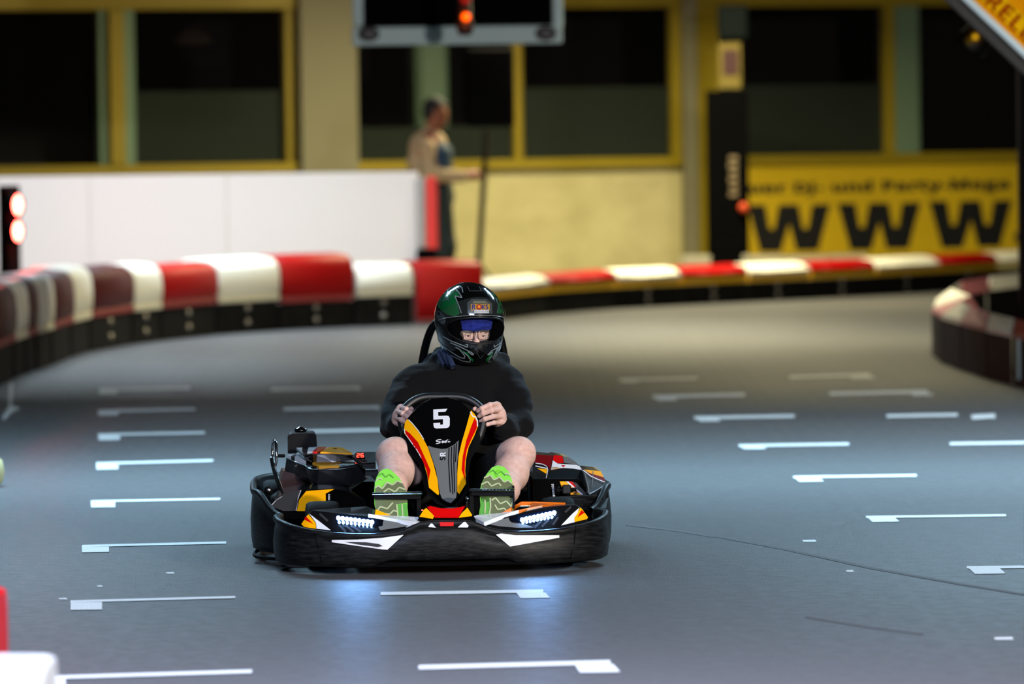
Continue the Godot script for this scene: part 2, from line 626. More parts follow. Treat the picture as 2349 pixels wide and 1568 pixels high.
func back_wall() -> void:
	var sill := wp(300.0, 402.0).y
	var sill_top := wp(300.0, 378.0).y
	var head := wp(480.0, 22.0).y
	var mid := wp(480.0, 209.0).y
	var w := structure("wall_back", wall_xf)
	wbox(w, "lower_wall", -1200, 1592, 0, sill, -0.3, 0.0, M.cream)
	wbox(w, "lower_wall", 1592, 3200, 0, sill, -0.3, 0.0, M.cream)
	wbox(w, "upper_wall", -1200, 3200, head + 0.16, 5.2, -0.3, 0.0, M.hall)
	wbox(w, "header_beam", -1200, 3200, head, head + 0.18, -0.1, 0.06, M.yellow_frame, 0.01)
	wbox(w, "window_sill", -1200, 680, sill, sill_top, -0.1, 0.08, M.yellow_frame, 0.01)
	wbox(w, "window_sill", 810, 1560, sill, sill_top, -0.1, 0.08, M.yellow_frame, 0.01)
	wbox(w, "window_sill", 1600, 3200, sill, sill_top, -0.1, 0.08, M.yellow_frame, 0.01)
	wbox(w, "pillar", 680, 811, 0, 5.2, -0.2, 0.16, M.pillar, 0.01)
	wbox(w, "pillar", 1562, 1592, 0, 5.2, -0.2, 0.12, M.pillar, 0.01)
	wbox(w, "pillar_cladding", 1592, 1645, 0, head, -0.2, 0.08, M.yellow_frame, 0.01)
	# the room seen dimly through the glass
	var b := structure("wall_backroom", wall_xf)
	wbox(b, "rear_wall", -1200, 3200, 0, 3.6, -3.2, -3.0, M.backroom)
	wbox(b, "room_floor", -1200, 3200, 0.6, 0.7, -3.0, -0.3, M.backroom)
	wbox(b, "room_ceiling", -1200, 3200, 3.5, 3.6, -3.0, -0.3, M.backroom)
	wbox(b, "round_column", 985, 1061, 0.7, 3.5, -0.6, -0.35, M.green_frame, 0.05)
	# windows: [left, right, film]
	var n := 0
	for q in [[-330, 232, false], [308, 655, true], [815, 1178, true], [1200, 1540, true], [1645, 2030, true], [2106, 2560, false]]:
		n += 1
		var o := structure("window_%d" % n, wall_xf)
		wbox(o, "pane", q[0], q[1], sill_top, head, -0.055, -0.045, M.glass)
		var fr: Material = M.yellow_frame
		wbox(o, "jamb", q[1], q[1] + 22, sill_top, head, -0.1, 0.03, fr, 0.008)
		wbox(o, "jamb", q[0] - 8, q[0], sill_top, head, -0.1, 0.03, fr, 0.008)
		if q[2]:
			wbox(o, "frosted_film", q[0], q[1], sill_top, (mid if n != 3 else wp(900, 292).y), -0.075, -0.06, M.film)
		if n == 1:
			wbox(o, "reveal", 226, 246, sill_top, head, -0.1, 0.05, M.green_frame, 0.006)
			wbox(o, "mullion", 246, 282, sill_top, head, -0.1, 0.1, M.yellow_frame, 0.01)
			wbox(o, "reveal", 282, 308, sill_top, head, -0.1, 0.05, M.green_frame, 0.006)
		if n == 5:
			wbox(o, "reveal", 2052, 2106, sill_top, head, -0.1, 0.05, M.green_frame, 0.006)
	# yellow advertising banner under the right windows
	var ban := thing("banner", "yellow advertising banner with bold black lettering under the windows", "banner", wall_xf)
	var u0 := wp(1712, 480).x
	var u1 := wp(2420, 480).x
	var by0 := wp(2000, 592).y
	var by1 := wp(2000, 372).y
	part(ban, "sheet", box_at(Vector3(u0, by0, 0.02), Vector3(u1, by1, 0.035)), M.banner)
	var on := func(px, py): return wp(px, py, 0.038)
	var on2 := func(px, py): return wp(px, py, 0.0395)
	for s in 3:
		var x0: float = [1714.0, 1921.0, 2131.0][s]
		var dy: float = [4.0, 0.0, -5.0][s]
		var q := []
		for p in [[0, 466], [41, 466], [51, 521], [62, 521], [73, 465.5], [117, 465], [128.5, 520], [139.5, 520], [149, 464.5], [190.6, 464], [163, 570], [113, 571], [96.7, 510], [77, 573], [30, 574]]:
			q.append([x0 + p[0], p[1] + dy])
		part(ban, "letter_w", patch(tool(), q, on, 60.0), M.print_black)
	part(ban, "letter_dot", patch(tool(), [[2332, 530], [2352, 528], [2360, 540], [2356, 560], [2336, 562], [2326, 546]], on, 60.0), M.print_black)
	part(ban, "small_lettering", text_on(text_on(tool(), "uer DJ- und Party-Mega", Vector2(1717, 418), 34.0, on, -0.0185, 1.62), "uer DJ- und Party-Mega", Vector2(1719.5, 419), 34.0, on2, -0.0185, 1.62), M.print_black)

func gpoly(parent: Node3D, called: String, list: Array, m: Material, h := 0.003) -> void:
	var a := []
	var b := []
	for p in list:
		a.append(ground(p[0], p[1], h))
		b.append(ground(p[0], p[1], 0.0) - Vector3(0, 0.002, 0))
	part(parent, called, hull(tool(), a, b), m)

func floor_paint() -> void:
	var f: Node3D = get_node("floor")
	# [thick end left or right, x0, x1, y at x0, y at x1, thickness, thick length, thick extra]
	for q in [
		["l", 162, 540, 1376, 1366, 5, 72, 17], ["l", 188, 519, 1249, 1241, 5, 62, 12], ["l", 209, 505, 1147, 1141.5, 4, 55, 12], ["l", 221, 489, 1060, 1053, 5, 50, 11],
		["l", 226, 470, 994, 989, 5, 49, 10], ["l", 225, 448, 939.5, 934.5, 6, 47, 7], ["l", 228, 436, 891, 886, 6, 40, 6], ["l", 120, 578, 1549, 1535, 7, 30, 20],
		["r", 873, 1246, 1357, 1351, 7, 66, 12], ["r", 960, 1400, 1525, 1513, 9, 88, 18],
		["r", 650, 870, 935, 930, 6, 10, 2], ["r", 622, 826, 890, 886, 6, 10, 2], ["r", 704, 880, 986, 982, 6, 10, 2],
		["l", 1497, 1708, 906, 901, 7, 44, 5], ["l", 1592, 1822, 954, 950, 7, 48, 5], ["l", 1694, 1947, 1018.5, 1014.5, 6, 52, 5], ["l", 1819, 2102, 1091, 1087, 5, 56, 8], ["l", 1986, 2307, 1182.5, 1178.5, 5, 62, 9], ["l", 2217, 2560, 1297.5, 1294, 6, 70, 12],
		["r", 1902, 2127, 899, 894, 7, 45, 5], ["r", 2033, 2196, 950, 947, 7, 6, 0], ["r", 2228, 2282, 951, 948, 10, 50, 0], ["r", 2178, 2440, 1014, 1010, 6, 20, 2],
		["r", 1810, 1995, 862, 856, 6, 52, 5], ["l", 1420, 1600, 868, 865, 5, 36, 3]]:
		var x0: float = q[1]
		var x1: float = q[2]
		var y0: float = q[3]
		var y1: float = q[4]
		var t: float = q[5]
		var sk: float = 0.012 * (x0 + x1) * 0.5 - 10.0
		gpoly(f, "grid_line", [[x0, y0], [x1, y1], [x1 + sk * 0.1, y1 + t], [x0 + sk * 0.1, y0 + t]], M.line_paint)
		if q[7] > 0:
			var e: float = q[6]
			var g: float = q[7]
			var s := 0.0 if x0 < 700 else (1.1 if x0 > 1300 else 0.7)
			var s0: float = t * s
			var s1: float = (t + g) * s
			if q[0] == "l":
				gpoly(f, "grid_block", [[x0 + s0, y0 + t], [x0 + e + s0, y0 + t - e * 0.015], [x0 + e + s1, y0 + t + g - e * 0.015], [x0 + s1, y0 + t + g]], M.line_paint)
			else:
				gpoly(f, "grid_block", [[x1 - e + s0, y1 + t + e * 0.015], [x1 + s0, y1 + t], [x1 + s1 * 1.2, y1 + t + g], [x1 - e + s1, y1 + t + g + e * 0.015]], M.line_paint)
	gpoly(f, "worn_line", [[22, 878], [30, 878], [27, 930], [46, 936], [26, 946], [10, 962], [4, 958], [20, 932]], M.line_paint, 0.002)
	for q in [[1840, 1238, 1870, 1242], [1940, 1307, 1956, 1311], [2280, 1461, 2322, 1466], [222, 1342, 233, 1345], [134, 1371, 152, 1374], [380, 1312, 398, 1315]]:
		gpoly(f, "paint_fleck", [[q[0], q[1]], [q[2], q[1] - 1], [q[2] + 3, q[3]], [q[0] + 3, q[3]]], M.line_paint, 0.002)
	var skid := mat(Color(0.305, 0.305, 0.31), 0.7, 0.0, 0.28)
	for l in [[[1640, 1226], [1800, 1256], [2000, 1300], [2200, 1336], [2500, 1385]], [[1850, 1412], [2000, 1436], [2120, 1452]], [[1440, 1200], [1560, 1215], [1640, 1228]]]:
		for i in l.size() - 1:
			gpoly(f, "skid_mark", [[l[i][0], l[i][1]], [l[i + 1][0], l[i + 1][1]], [l[i + 1][0] - 4, l[i + 1][1] + 4], [l[i][0] - 4, l[i][1] + 4]], skid, 0.0015)

# ---------------------------------------------------------------- barriers
func block(a: Vector3, b: Vector3, y0: float, y1: float, deep: float, kind: String, label: String, group: String, band := 0.055) -> void:
	# a, b on the ground along the face of the barrier; the block lies behind the face
	var along := b - a
	var l := along.length()
	var x := along / l
	var n := Vector3.UP.cross(x)
	if n.dot(EYE - a) > 0.0: n = -n                     # n points away from the track
	var t := thing("barrier_block", label, "barrier", Transform3D(Basis(x, Vector3.UP, -n if x.cross(Vector3.UP).dot(-n) > 0 else -n), a + Vector3(0, y0, 0)), group)
	var cm: Material = M[kind + "_cushion"]
	var h := y1 - y0
	var g := 0.02
	var prof := []
	for p in [[-0.01, band], [-0.035, band + 0.02], [-0.04, h * 0.5], [-0.03, h - 0.09], [-0.012, h - 0.045], [0.02, h - 0.014], [0.06, h], [deep * 0.5, h + 0.012], [deep - 0.05, h], [deep, h - 0.05], [deep, band]]:
		prof.append(p)
	var st := tool()
	st.set_smooth_group(0)
	var rows := []
	for e in [[0.0, 0.9], [0.012, 0.965], [0.04, 1.0], [l * 0.5, 1.012], [l - 0.04, 1.0], [l - 0.012, 0.965], [l, 0.9]]:
		var row := []
		for p in prof: row.append(Vector3(clampf(e[0], g, l - g), (p[1] - h * 0.5) * e[1] + h * 0.5, -lerpf(deep * 0.5, p[0], e[1])))
		rows.append(row)
	grid(st, rows)
	cap(st, rows[0])
	cap(st, rows[-1])
	part(t, "cushion", st, cm)
	if band > 0.0:
		var bm: Material = M.white_band if kind == "white" else M.red_band
		part(t, "base_band", box_at(Vector3(g, 0.0, 0.03), Vector3(l - g, band, -deep), 0.008), bm)

func rubber(a: Vector3, b: Vector3, h: float, label: String, group: String, bolts := true, thick := 0.06) -> void:
	var along := b - a
	var l := along.length()
	var x := along / l
	var n := Vector3.UP.cross(x)
	if n.dot(EYE - a) > 0.0: n = -n
	var t := thing("rubber_barrier", label, "barrier", Transform3D(Basis(x, Vector3.UP, -n), a), group)
	part(t, "panel", box_at(Vector3(0.01, 0, 0.0), Vector3(l - 0.012, h - 0.003, -thick), 0.01), M.rubber)
	if h > 0.2: part(t, "joint_cover", box_at(Vector3(0.012, 0, 0.008), Vector3(0.05, h * 0.98, 0.0), 0.003), M.rubber)
	if bolts:
		for y in [h * 0.34, h * 0.8]:
			part(t, "bolt", lathe(tool(), [[0.0, 0.018], [0.02, 0.016], [0.03, 0.0]], 10, Transform3D(Basis(Vector3.RIGHT, PI / 2), Vector3(l * 0.5, y, 0.0))), M.bolt)

const NTH := ["first", "second", "third", "fourth", "fifth", "sixth", "seventh", "eighth", "ninth", "tenth", "eleventh", "twelfth", "thirteenth", "fourteenth"]
func barriers() -> void:
	# long row on the left, in front of the white panels
	var base := [[-60, 925], [-20, 893], [30, 868], [58, 857], [82, 848], [118, 837], [163, 819], [205, 806], [302, 789], [368, 781], [497, 767.5], [640, 757.5], [812, 749.5], [950, 744.5], [1112, 740]]
	var kinds := ["white", "dark_red", "white", "dark_red", "white", "dark_red", "white", "dark_red", "white", "red", "white", "red", "white", "red"]
	var tops := [0.64, 0.64, 0.65, 0.64, 0.65, 0.63, 0.64, 0.61, 0.6, 0.575, 0.595, 0.6, 0.505, 0.515]
	var words := {"white": "white vinyl", "dark_red": "dark red vinyl", "red": "bright red vinyl"}
	for i in kinds.size():
		var a := ground(base[i][0], base[i][1])
		var b := ground(base[i + 1][0], base[i + 1][1])
		var k: String = kinds[i]
		var y0 := 0.25 if i < 11 else (0.22 if i < 12 else 0.245)
		var lab: String = "%s barrier cushion, %s from the red and white post along the left wall" % [words[k], NTH[13 - i]]
		if i == 13:
			lab = "bright red barrier cushion reaching the floor beside the red and white post"
			y0 = 0.02
		block(a, b, y0, tops[i], 0.4, k, lab, "cushions of the left barrier row", 0.055 if i < 12 else 0.03)
		if i < 13: rubber(a, b, y0, "black rubber barrier panel under the %s left cushion from the red and white post" % NTH[13 - i], "rubber panels of the left barrier row", i > 6)
	# low row along the back wall
	var back := [[1114, 737], [1257, 720], [1412, 708], [1561, 700.5], [1713, 693], [1856, 686], [2007, 678.5], [2152, 669.5], [2287, 661], [2440, 652]]
	for i in back.size() - 1:
		var a := ground(back[i][0], back[i][1])
		var b := ground(back[i + 1][0], back[i + 1][1])
		var red := i % 2 == 1
		block(a, b, 0.245, 0.338, 0.3, "red" if red else "white", "low %s barrier cushion at the back wall, %s from the tall red cushion" % ["red" if red else "white", NTH[i]], "low cushions along the back wall", 0.0)
		rubber(a, b, 0.185, "black rubber panel at the back wall, %s from the tall red cushion" % NTH[i], "rubber panels along the back wall", i > 1)
		if i < 8:
			var t := thing("edge_strip", "yellow edge strip on the back rubber wall, %s from the tall red cushion" % NTH[i], "strip", Transform3D(Basis(), Vector3.ZERO), "yellow strips along the back wall")
			var n := (b - a).cross(Vector3.UP).normalized()
			if n.dot(EYE - a) < 0.0: n = -n
			var sa := a + (b - a) * 0.012
			var q := [sa + Vector3(0, 0.187, 0) - n * 0.1, sa + Vector3(0, 0.187, 0) + n * 0.02, sa + Vector3(0, 0.243, 0) + n * 0.02, sa + Vector3(0, 0.243, 0) - n * 0.1]
			var r := []
			for p in q: r.append(p + (b - a) * 0.976)
			part(t, "strip", hull(tool(), q, r), M.yellow_strip)
	var fb := 0
	for q in [[1566, 1640, 586], [1642, 1722, 585], [1724, 1800, 586], [1802, 1905, 587], [1907, 1990, 584]]:
		var a := wp(q[0], 640, 0.32)
		var b := wp(q[1], 640, 0.32)
		var y1 := wp(q[0], q[2], 0.32).y
		fb += 1
		var t := thing("foam_board", "cream foam pad behind the low cushions, %s from the grey wall pillar" % NTH[fb - 1], "pad", wall_xf, "cream pads at the foot of the back wall")
		part(t, "pad", box_at(Vector3(a.x, 0.0, 0.18), Vector3(b.x - 0.01, y1, 0.4), 0.03), M.white_band)
	# island on the right
	var isl := [[2520, 935], [2420, 912], [2322, 884], [2262, 868], [2205, 849], [2160, 832], [2138, 812], [2150, 786], [2190, 765], [2262, 750], [2400, 732]]
	var ik := ["red", "red", "white", "pink", "white", "pink", "white", "white", "pink", "white"]
	for i in ik.size():
		var a := ground(isl[i][0], isl[i][1])
		var b := ground(isl[i + 1][0], isl[i + 1][1])
		var far := i > 6
		var c := ground(2420, 810)
		var mid := (a + b) * 0.5
		var n := (c - mid)
		n.y = 0
		n = n.normalized()
		var t := thing("barrier_block", ("red" if ik[i] == "red" else ("faded pink" if ik[i] == "pink" else "white")) + " flat cushion on the right island, %s from its front end" % NTH[i], "barrier", Transform3D(), "top cushions of the right island")
		var w := 0.34
		var y := 0.3
		var la := a + (b - a) * 0.02
		var lb := b - (b - a) * 0.02
		var ca := (c - a) * Vector3(1, 0, 1)
		var cb := (c - b) * Vector3(1, 0, 1)
		var aa := [la + Vector3(0, y, 0), la + Vector3(0, y + 0.03, 0) + ca.normalized() * 0.01, la + Vector3(0, y + 0.11, 0) + ca.normalized() * w * 0.8, la + Vector3(0, y, 0) + ca.normalized() * w]
		var bb := [lb + Vector3(0, y, 0), lb + Vector3(0, y + 0.03, 0) + cb.normalized() * 0.01, lb + Vector3(0, y + 0.11, 0) + cb.normalized() * w * 0.8, lb + Vector3(0, y, 0) + cb.normalized() * w]
		part(t, "cushion", hull(tool(), aa, bb), M[ik[i] + "_cushion"])
		if not far or true:
			var tt := thing("rubber_barrier", "black rubber panel round the right island, %s from its front end" % NTH[i], "barrier", Transform3D(), "rubber panels of the right island")
			var pa := [la, la + Vector3(0, y, 0), la + Vector3(0, y, 0) + ca.normalized() * 0.06, la + ca.normalized() * 0.06]
			var pb := [lb, lb + Vector3(0, y, 0), lb + Vector3(0, y, 0) + cb.normalized() * 0.06, lb + cb.normalized() * 0.06]
			part(tt, "panel", hull(tool(), pa, pb), M.rubber)
	# red and white end piece standing in front of the island
	var e := thing("barrier_block", "dark red end cushion with a white edge at the front of the right island", "barrier", Transform3D(), "")
	var ea := ground(2322, 886)
	var eb := ground(2420, 914)
	part(e, "cushion", hull(tool(), [ea + Vector3(0.0, 0, 0.16) + Vector3(0.06, 0.04, 0.03), ea + Vector3(0.0, 0, 0.16) + Vector3(0.06, 0.3, 0.03), ea + Vector3(0.0, 0, 0.16) + Vector3(0.06, 0.3, -0.02), ea + Vector3(0.0, 0, 0.16) + Vector3(0.06, 0.04, -0.02)], [eb + Vector3(0.0, 0, 0.16) + Vector3(0, 0.04, 0.03), eb + Vector3(0.0, 0, 0.16) + Vector3(0, 0.3, 0.03), eb + Vector3(0.0, 0, 0.16) + Vector3(0, 0.3, -0.02), eb + Vector3(0.0, 0, 0.16) + Vector3(0, 0.04, -0.02)]), M.dark_red_cushion)
	part(e, "white_edge", hull(tool(), [ea + Vector3(0.0, 0, 0.16) + Vector3(0.02, 0.05, 0.03), ea + Vector3(0.0, 0, 0.16) + Vector3(0.02, 0.3, 0.03), ea + Vector3(0.0, 0, 0.16) + Vector3(0.02, 0.3, -0.02), ea + Vector3(0.0, 0, 0.16) + Vector3(0.02, 0.05, -0.02)], [ea + Vector3(0.0, 0, 0.16) + Vector3(0.055, 0.05, 0.045), ea + Vector3(0.0, 0, 0.16) + Vector3(0.055, 0.3, 0.045), ea + Vector3(0.0, 0, 0.16) + Vector3(0.055, 0.3, 0.0), ea + Vector3(0.0, 0, 0.16) + Vector3(0.055, 0.05, 0.0)]), M.white_cushion)
	# blurred cushions close to the camera
	var na := at_depth(-190, 1700, 13.6)
	var nb := at_depth(118, 1700, 13.6)
	na.y = 0
	nb.y = 0
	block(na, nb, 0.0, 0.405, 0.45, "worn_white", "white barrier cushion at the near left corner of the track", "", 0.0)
	na = at_depth(-260, 1600, 15.2)
	nb = at_depth(0, 1600, 15.2)
	na.y = 0
	nb.y = 0
	block(na, nb, 0.0, 0.44, 0.5, "red", "red barrier cushion behind the near left white cushion", "", 0.0)
	var rp := ground(-40, 1116)
	var roll := thing("barrier_roll", "pale yellow round foam roll at the left track edge", "barrier", Transform3D(Basis(), rp))
	part(roll, "foam", lathe(tool(), [[0.0, 0.0], [0.07, 0.0], [0.095, 0.02], [0.105, 0.07], [0.095, 0.125], [0.07, 0.145], [0.0, 0.145]], 20, Transform3D()), mat(Color(0.6, 0.57, 0.4), 0.7))

# ---------------------------------------------------------------- things near the back wall
func dbox(parent: Node3D, called: String, x0: float, x1: float, y0: float, y1: float, d: float, thick: float, m: Material, bevel := 0.01, label := "") -> MeshInstance3D:   # pixel rectangle at a camera depth, thick metres deep
	var a := at_depth((x0 + x1) * 0.5, (y0 + y1) * 0.5, d)
	var s := d / FPX
	return part(parent, called, box(tool(), Vector3((x1 - x0) * s, (y1 - y0) * s, thick), Transform3D(Basis(), a - parent.position), bevel), m, label)

func far_things() -> void:
	# white partition panels behind the left barrier
	var edges := [-420, -110, 205, 520, 960]
	for i in edges.size() - 1:
		var a := at_depth(edges[i], 402, 48.3)
		var b := at_depth(edges[i + 1], 402, 48.3)
		var t := thing("partition_panel", "tall white partition panel, %s from the red and white post" % NTH[3 - i], "panel", Transform3D(Basis(), Vector3(a.x, 0, a.z)), "white partition panels")
		part(t, "board", box_at(Vector3(0, 0, -0.04), Vector3(b.x - a.x - 0.003, 1.252, 0), 0.005), M.white_panel)
		part(t, "foot", box_at(Vector3(0.1, 0, -0.3), Vector3(0.16, 0.08, -0.04)), M.black)
	# red and white post at the end of the panels
	var pp := at_depth(982, 600, 48.2)
	pp.y = 0
	var post := thing("end_post", "upright red and white padded post at the end of the white panels", "post", Transform3D(Basis(), pp))
	dbox(post, "white_pad", 954, 978, 406, 572, 48.2, 0.12, mat(Color(0.62, 0.61, 0.58), 0.6), 0.02)
	dbox(post, "red_pad", 978, 1004, 404, 574, 48.2, 0.14, mat(Color(0.85, 0.2, 0.17), 0.55), 0.02)
	part(post, "base", box_at(Vector3(-0.1, 0, -0.1), Vector3(0.08, 0.6, 0.07), 0.02), M.near_black)
	# loudspeaker on a stand
	var d := 50.2
	var foot := at_depth(1092, 690, d)
	foot.y = 0
	var stand := thing("speaker_stand", "slim dark pole stand carrying the black loudspeaker", "stand", Transform3D(Basis(), foot))
	var top := at_depth(1117, 300, d) - foot
	part(stand, "pole", tube(tool(), [Vector3(0, 0.05, 0), top], 0.028, 10), mat(Color(0.16, 0.15, 0.12), 0.5))
	for k in 3:
		var q := TAU * k / 3.0 + 0.4
		part(stand, "leg", tube(tool(), [Vector3(0, 0.45, 0), Vector3(cos(q) * 0.4, 0.015, sin(q) * 0.4)], 0.014, 8), M.black)
	var sp := thing("loudspeaker", "black loudspeaker box on the slim pole before the window", "loudspeaker", Transform3D(Basis(), at_depth(1123, 292, d)))
	dbox(sp, "cabinet", 1068, 1180, 108, 291, d, 0.36, M.near_black, 0.03)
	dbox(sp, "grille", 1074, 1174, 114, 285, d - 0.19, 0.012, M.black, 0.004)
	# hanging results screen
	d = 41.0
	var hang := at_depth(1050, -40, d)
	var scr := thing("hanging_screen", "dark screen in a pale blue frame hanging from the ceiling", "screen", Transform3D(Basis(), hang))
	var pale := mat(Color(0.75, 0.86, 0.9), 0.5)
	dbox(scr, "panel", 832, 1266, -230, 62, d, 0.05, M.near_black, 0.005)
	dbox(scr, "frame_rail", 808, 1290, 60, 102, d - 0.05, 0.1, pale, 0.01)
	dbox(scr, "frame_rail", 808, 1290, -270, -228, d - 0.05, 0.1, pale, 0.01)
	dbox(scr, "frame_stile", 808, 832, -228, 60, d - 0.03, 0.1, pale, 0.01)
	dbox(scr, "frame_stile", 1266, 1290, -228, 60, d - 0.03, 0.1, pale, 0.01)
	var logo := mat(Color(0.2, 0.2, 0.22), 0.6)
	for cx in [846, 1252]:
		var c := at_depth(cx, 78 - (cx - 846) * 0.004, d - 0.106) - hang
		part(scr, "emblem", lathe(tool(), [[0.0, 0.006], [0.055, 0.006], [0.075, 0.004], [0.078, 0.0]], 24, Transform3D(Basis(Vector3.RIGHT, PI / 2).scaled(Vector3(1.0, 0.72, 1.0)), c)), logo)
		part(scr, "emblem_center", lathe(tool(), [[0.0, 0.008], [0.035, 0.008], [0.04, 0.004]], 20, Transform3D(Basis(Vector3.RIGHT, PI / 2).scaled(Vector3(1.0, 0.6, 1.0)), c + Vector3(0, 0, 0.002))), mat(Color(0.42, 0.42, 0.46), 0.6))
	for cx in [860, 1240]:
		var c := at_depth(cx, -260, d) - hang
		part(scr, "hanger", tube(tool(), [c, Vector3(c.x, 5.2 - hang.y, c.z)], 0.01, 6), M.lamp_housing)
	# small signal lamp in front of it
	d = 40.0
	hang = at_depth(1066, -30, d)
	var sig := thing("signal_light", "small hanging signal with an orange lamp before the dark screen", "signal", Transform3D(Basis(), hang))
	var hous := mat(Color(0.2, 0.1, 0.08), 0.6)
	var c0 := at_depth(1066, 26, d) - hang
	part(sig, "housing", lathe(tool(), [[0.0, -0.17], [0.04, -0.17], [0.06, -0.13], [0.062, -0.08], [0.05, -0.06], [0.05, 0.3], [0.0, 0.3]], 18, Transform3D(Basis(), c0)), hous)
	part(sig, "orange_lamp", lathe(tool(), [[0.0, 0.05], [0.02, 0.045], [0.032, 0.02], [0.034, 0.0]], 16, Transform3D(Basis(Vector3.RIGHT, PI / 2), at_depth(1069, 39, d) - hang + Vector3(0, 0, 0.045))), glow(Color(1.0, 0.4, 0.0), 0.9))
	part(sig, "red_lamp", lathe(tool(), [[0.0, 0.05], [0.03, 0.045], [0.042, 0.02], [0.044, 0.0]], 16, Transform3D(Basis(Vector3.RIGHT, PI / 2), at_depth(1068, -6, d) - hang + Vector3(0, 0, 0.045))), glow(Color(0.5, 0.03, 0.03), 0.5))
	part(sig, "hanger", tube(tool(), [c0 + Vector3(0, 0.3, 0), Vector3(c0.x, 5.2 - hang.y, c0.z)], 0.01, 6), M.lamp_housing)
	var ol := OmniLight3D.new()
	ol.name = "light"
	ol.light_color = Color(1.0, 0.45, 0.05)
	ol.light_energy = 0.02
	ol.omni_range = 80.0
	ol.light_size = 0.03
	ol.shadow_enabled = true
	sig.add_child(ol)
	ol.position = at_depth(1069, 39, d) - hang + Vector3(0, 0, 0.12)
	# red start light at the left edge
	d = 45.2
	var fp := at_depth(20, 640, d)
	fp.y = 0
	var tl := thing("start_light", "black start light with two glowing red lamps at the white panel", "traffic light", Transform3D(Basis(), fp))
	var turn := Basis(Vector3.UP, deg_to_rad(64.0))
	var s := d / FPX
	var tc := at_depth(22, 535, d) - fp
	part(tl, "housing", box(tool(), Vector3(0.2, 220 * s, 0.1), Transform3D(turn, tc), 0.015), M.near_black)
	part(tl, "post", tube(tool(), [Vector3(tc.x, 0.0, tc.z), Vector3(tc.x, tc.y - 0.3, tc.z)], 0.04, 10), M.near_black)
	for py in [470, 530]:
		var lc := at_depth(38, py, d - 0.05) - fp
		part(tl, "lamp_hood", lathe(tool(), [[0.078, 0.0], [0.085, 0.0], [0.085, 0.05], [0.078, 0.05]], 20, Transform3D(turn * Basis(Vector3.RIGHT, PI / 2), lc - turn.z * 0.03)), M.near_black)
		part(tl, "red_lamp", lathe(tool(), [[0.0, 0.03], [0.04, 0.026], [0.08, 0.0]], 20, Transform3D(turn * Basis(Vector3.RIGHT, PI / 2), lc)), glow(Color(1.0, 0.3, 0.25), 40.0))
		var rl := OmniLight3D.new()
		rl.name = "light"
		rl.light_color = Color(1.0, 0.15, 0.12)
		rl.light_energy = 0.8
		rl.omni_range = 80.0
		rl.light_size = 0.06
		rl.shadow_enabled = true
		tl.add_child(rl, true)
		rl.position = lc + turn.z * 0.1
	# black upright banner with cream lettering, signs above it
	d = 53.4
	var bp := at_depth(1668, 700, d)
	bp.y = 0
	var bb := thing("upright_banner", "tall black upright banner with pale vertical lettering beside the yellow banner", "banner", Transform3D(Basis(), bp))
	dbox(bb, "board", 1621, 1717, 207, 584, d, 0.08, M.near_black, 0.01)
	part(bb, "stand", box_at(Vector3(-0.15, 0.0, -0.03), Vector3(0.15, 0.5, 0.03), 0.01), M.near_black)
	var cream := mat(Color(0.42, 0.36, 0.26), 0.7)
	for k in 9:                                             # unreadable pale lettering, a column of short bars
		dbox(bb, "letter_mark", 1668 + (k % 2) * 3 + k * 0.6, 1692, 308 + k * 16.5, 318 + k * 16.5, d - 0.045, 0.004, cream, 0.001)
	var ball := at_depth(1706, 476, d - 0.08) - bp
	part(bb, "orange_knob", lathe(tool(), [[0.0, 0.05], [0.03, 0.04], [0.05, 0.0], [0.03, -0.04], [0.0, -0.05]], 16, Transform3D(Basis(), ball)), mat(Color(0.75, 0.25, 0.03), 0.5))
	var hp := at_depth(1674, 210, d + 0.2)
	var sg := thing("wall_sign", "yellow sign with a red square on the yellow pillar", "sign", Transform3D(Basis(), hp))
	dbox(sg, "plate", 1648, 1700, 98, 203, d + 0.2, 0.03, mat(Color(0.4, 0.34, 0.03), 0.6), 0.004)
	dbox(sg, "red_square", 1658, 1694, 114, 172, d + 0.18, 0.012, mat(Color(0.2, 0.03, 0.03), 0.6), 0.002)
	hp = at_depth(1680, 90, d + 0.2)
	var eb := thing("exit_box", "dark green box mounted above the yellow sign", "box", Transform3D(Basis(), hp))
	dbox(eb, "case", 1646, 1716, 12, 90, d + 0.2, 0.12, mat(Color(0.03, 0.06, 0.06), 0.6, 0.0, 0.2), 0.02)
	# box hanging inside the dark window, faint lamp shade
	hp = wp(445, 96, -1.2)
	var ls := thing("lamp_shade", "dim white lamp shade seen through the dark left window", "lamp", wall_xf)
	part(ls, "shade", lathe(tool(), [[0.05, 0.14], [0.1, 0.12], [0.2, 0.02], [0.17, -0.02], [0.0, -0.03]], 20, Transform3D(Basis(), hp)), mat(Color(0.5, 0.5, 0.52), 0.6))
	part(ls, "cord", tube(tool(), [hp + Vector3(0, 0.12, 0), Vector3(hp.x, 3.5, hp.z)], 0.008, 6), M.black)
	# dark column and slanted lit sign at the right edge
	d = 37.0
	var cp := at_depth(2366, 700, d)
	cp.y = 0
	var col := thing("steel_column", "dark round steel column rising from the right island", "column", Transform3D(Basis(), cp))
	part(col, "shaft", tube(tool(), [Vector3(0, 0, 0), Vector3(0, 5.2, 0)], 0.083, 16), mat(Color(0.05, 0.045, 0.07), 0.5))
	part(col, "base_plate", box(tool(), Vector3(0.3, 0.02, 0.3), Transform3D(Basis(), Vector3(0, 0.01, 0)), 0.004), M.black)
	d = 33.8
	var o := at_depth(2209, 0, d)
	s = d / FPX
	var ex := Vector3(0.722, -0.692, 0.0)
	var ey := Vector3(0.692, 0.722, 0.0)
	var sx := Transform3D(Basis(ex, ey, Vector3(0, 0, 1)), o)
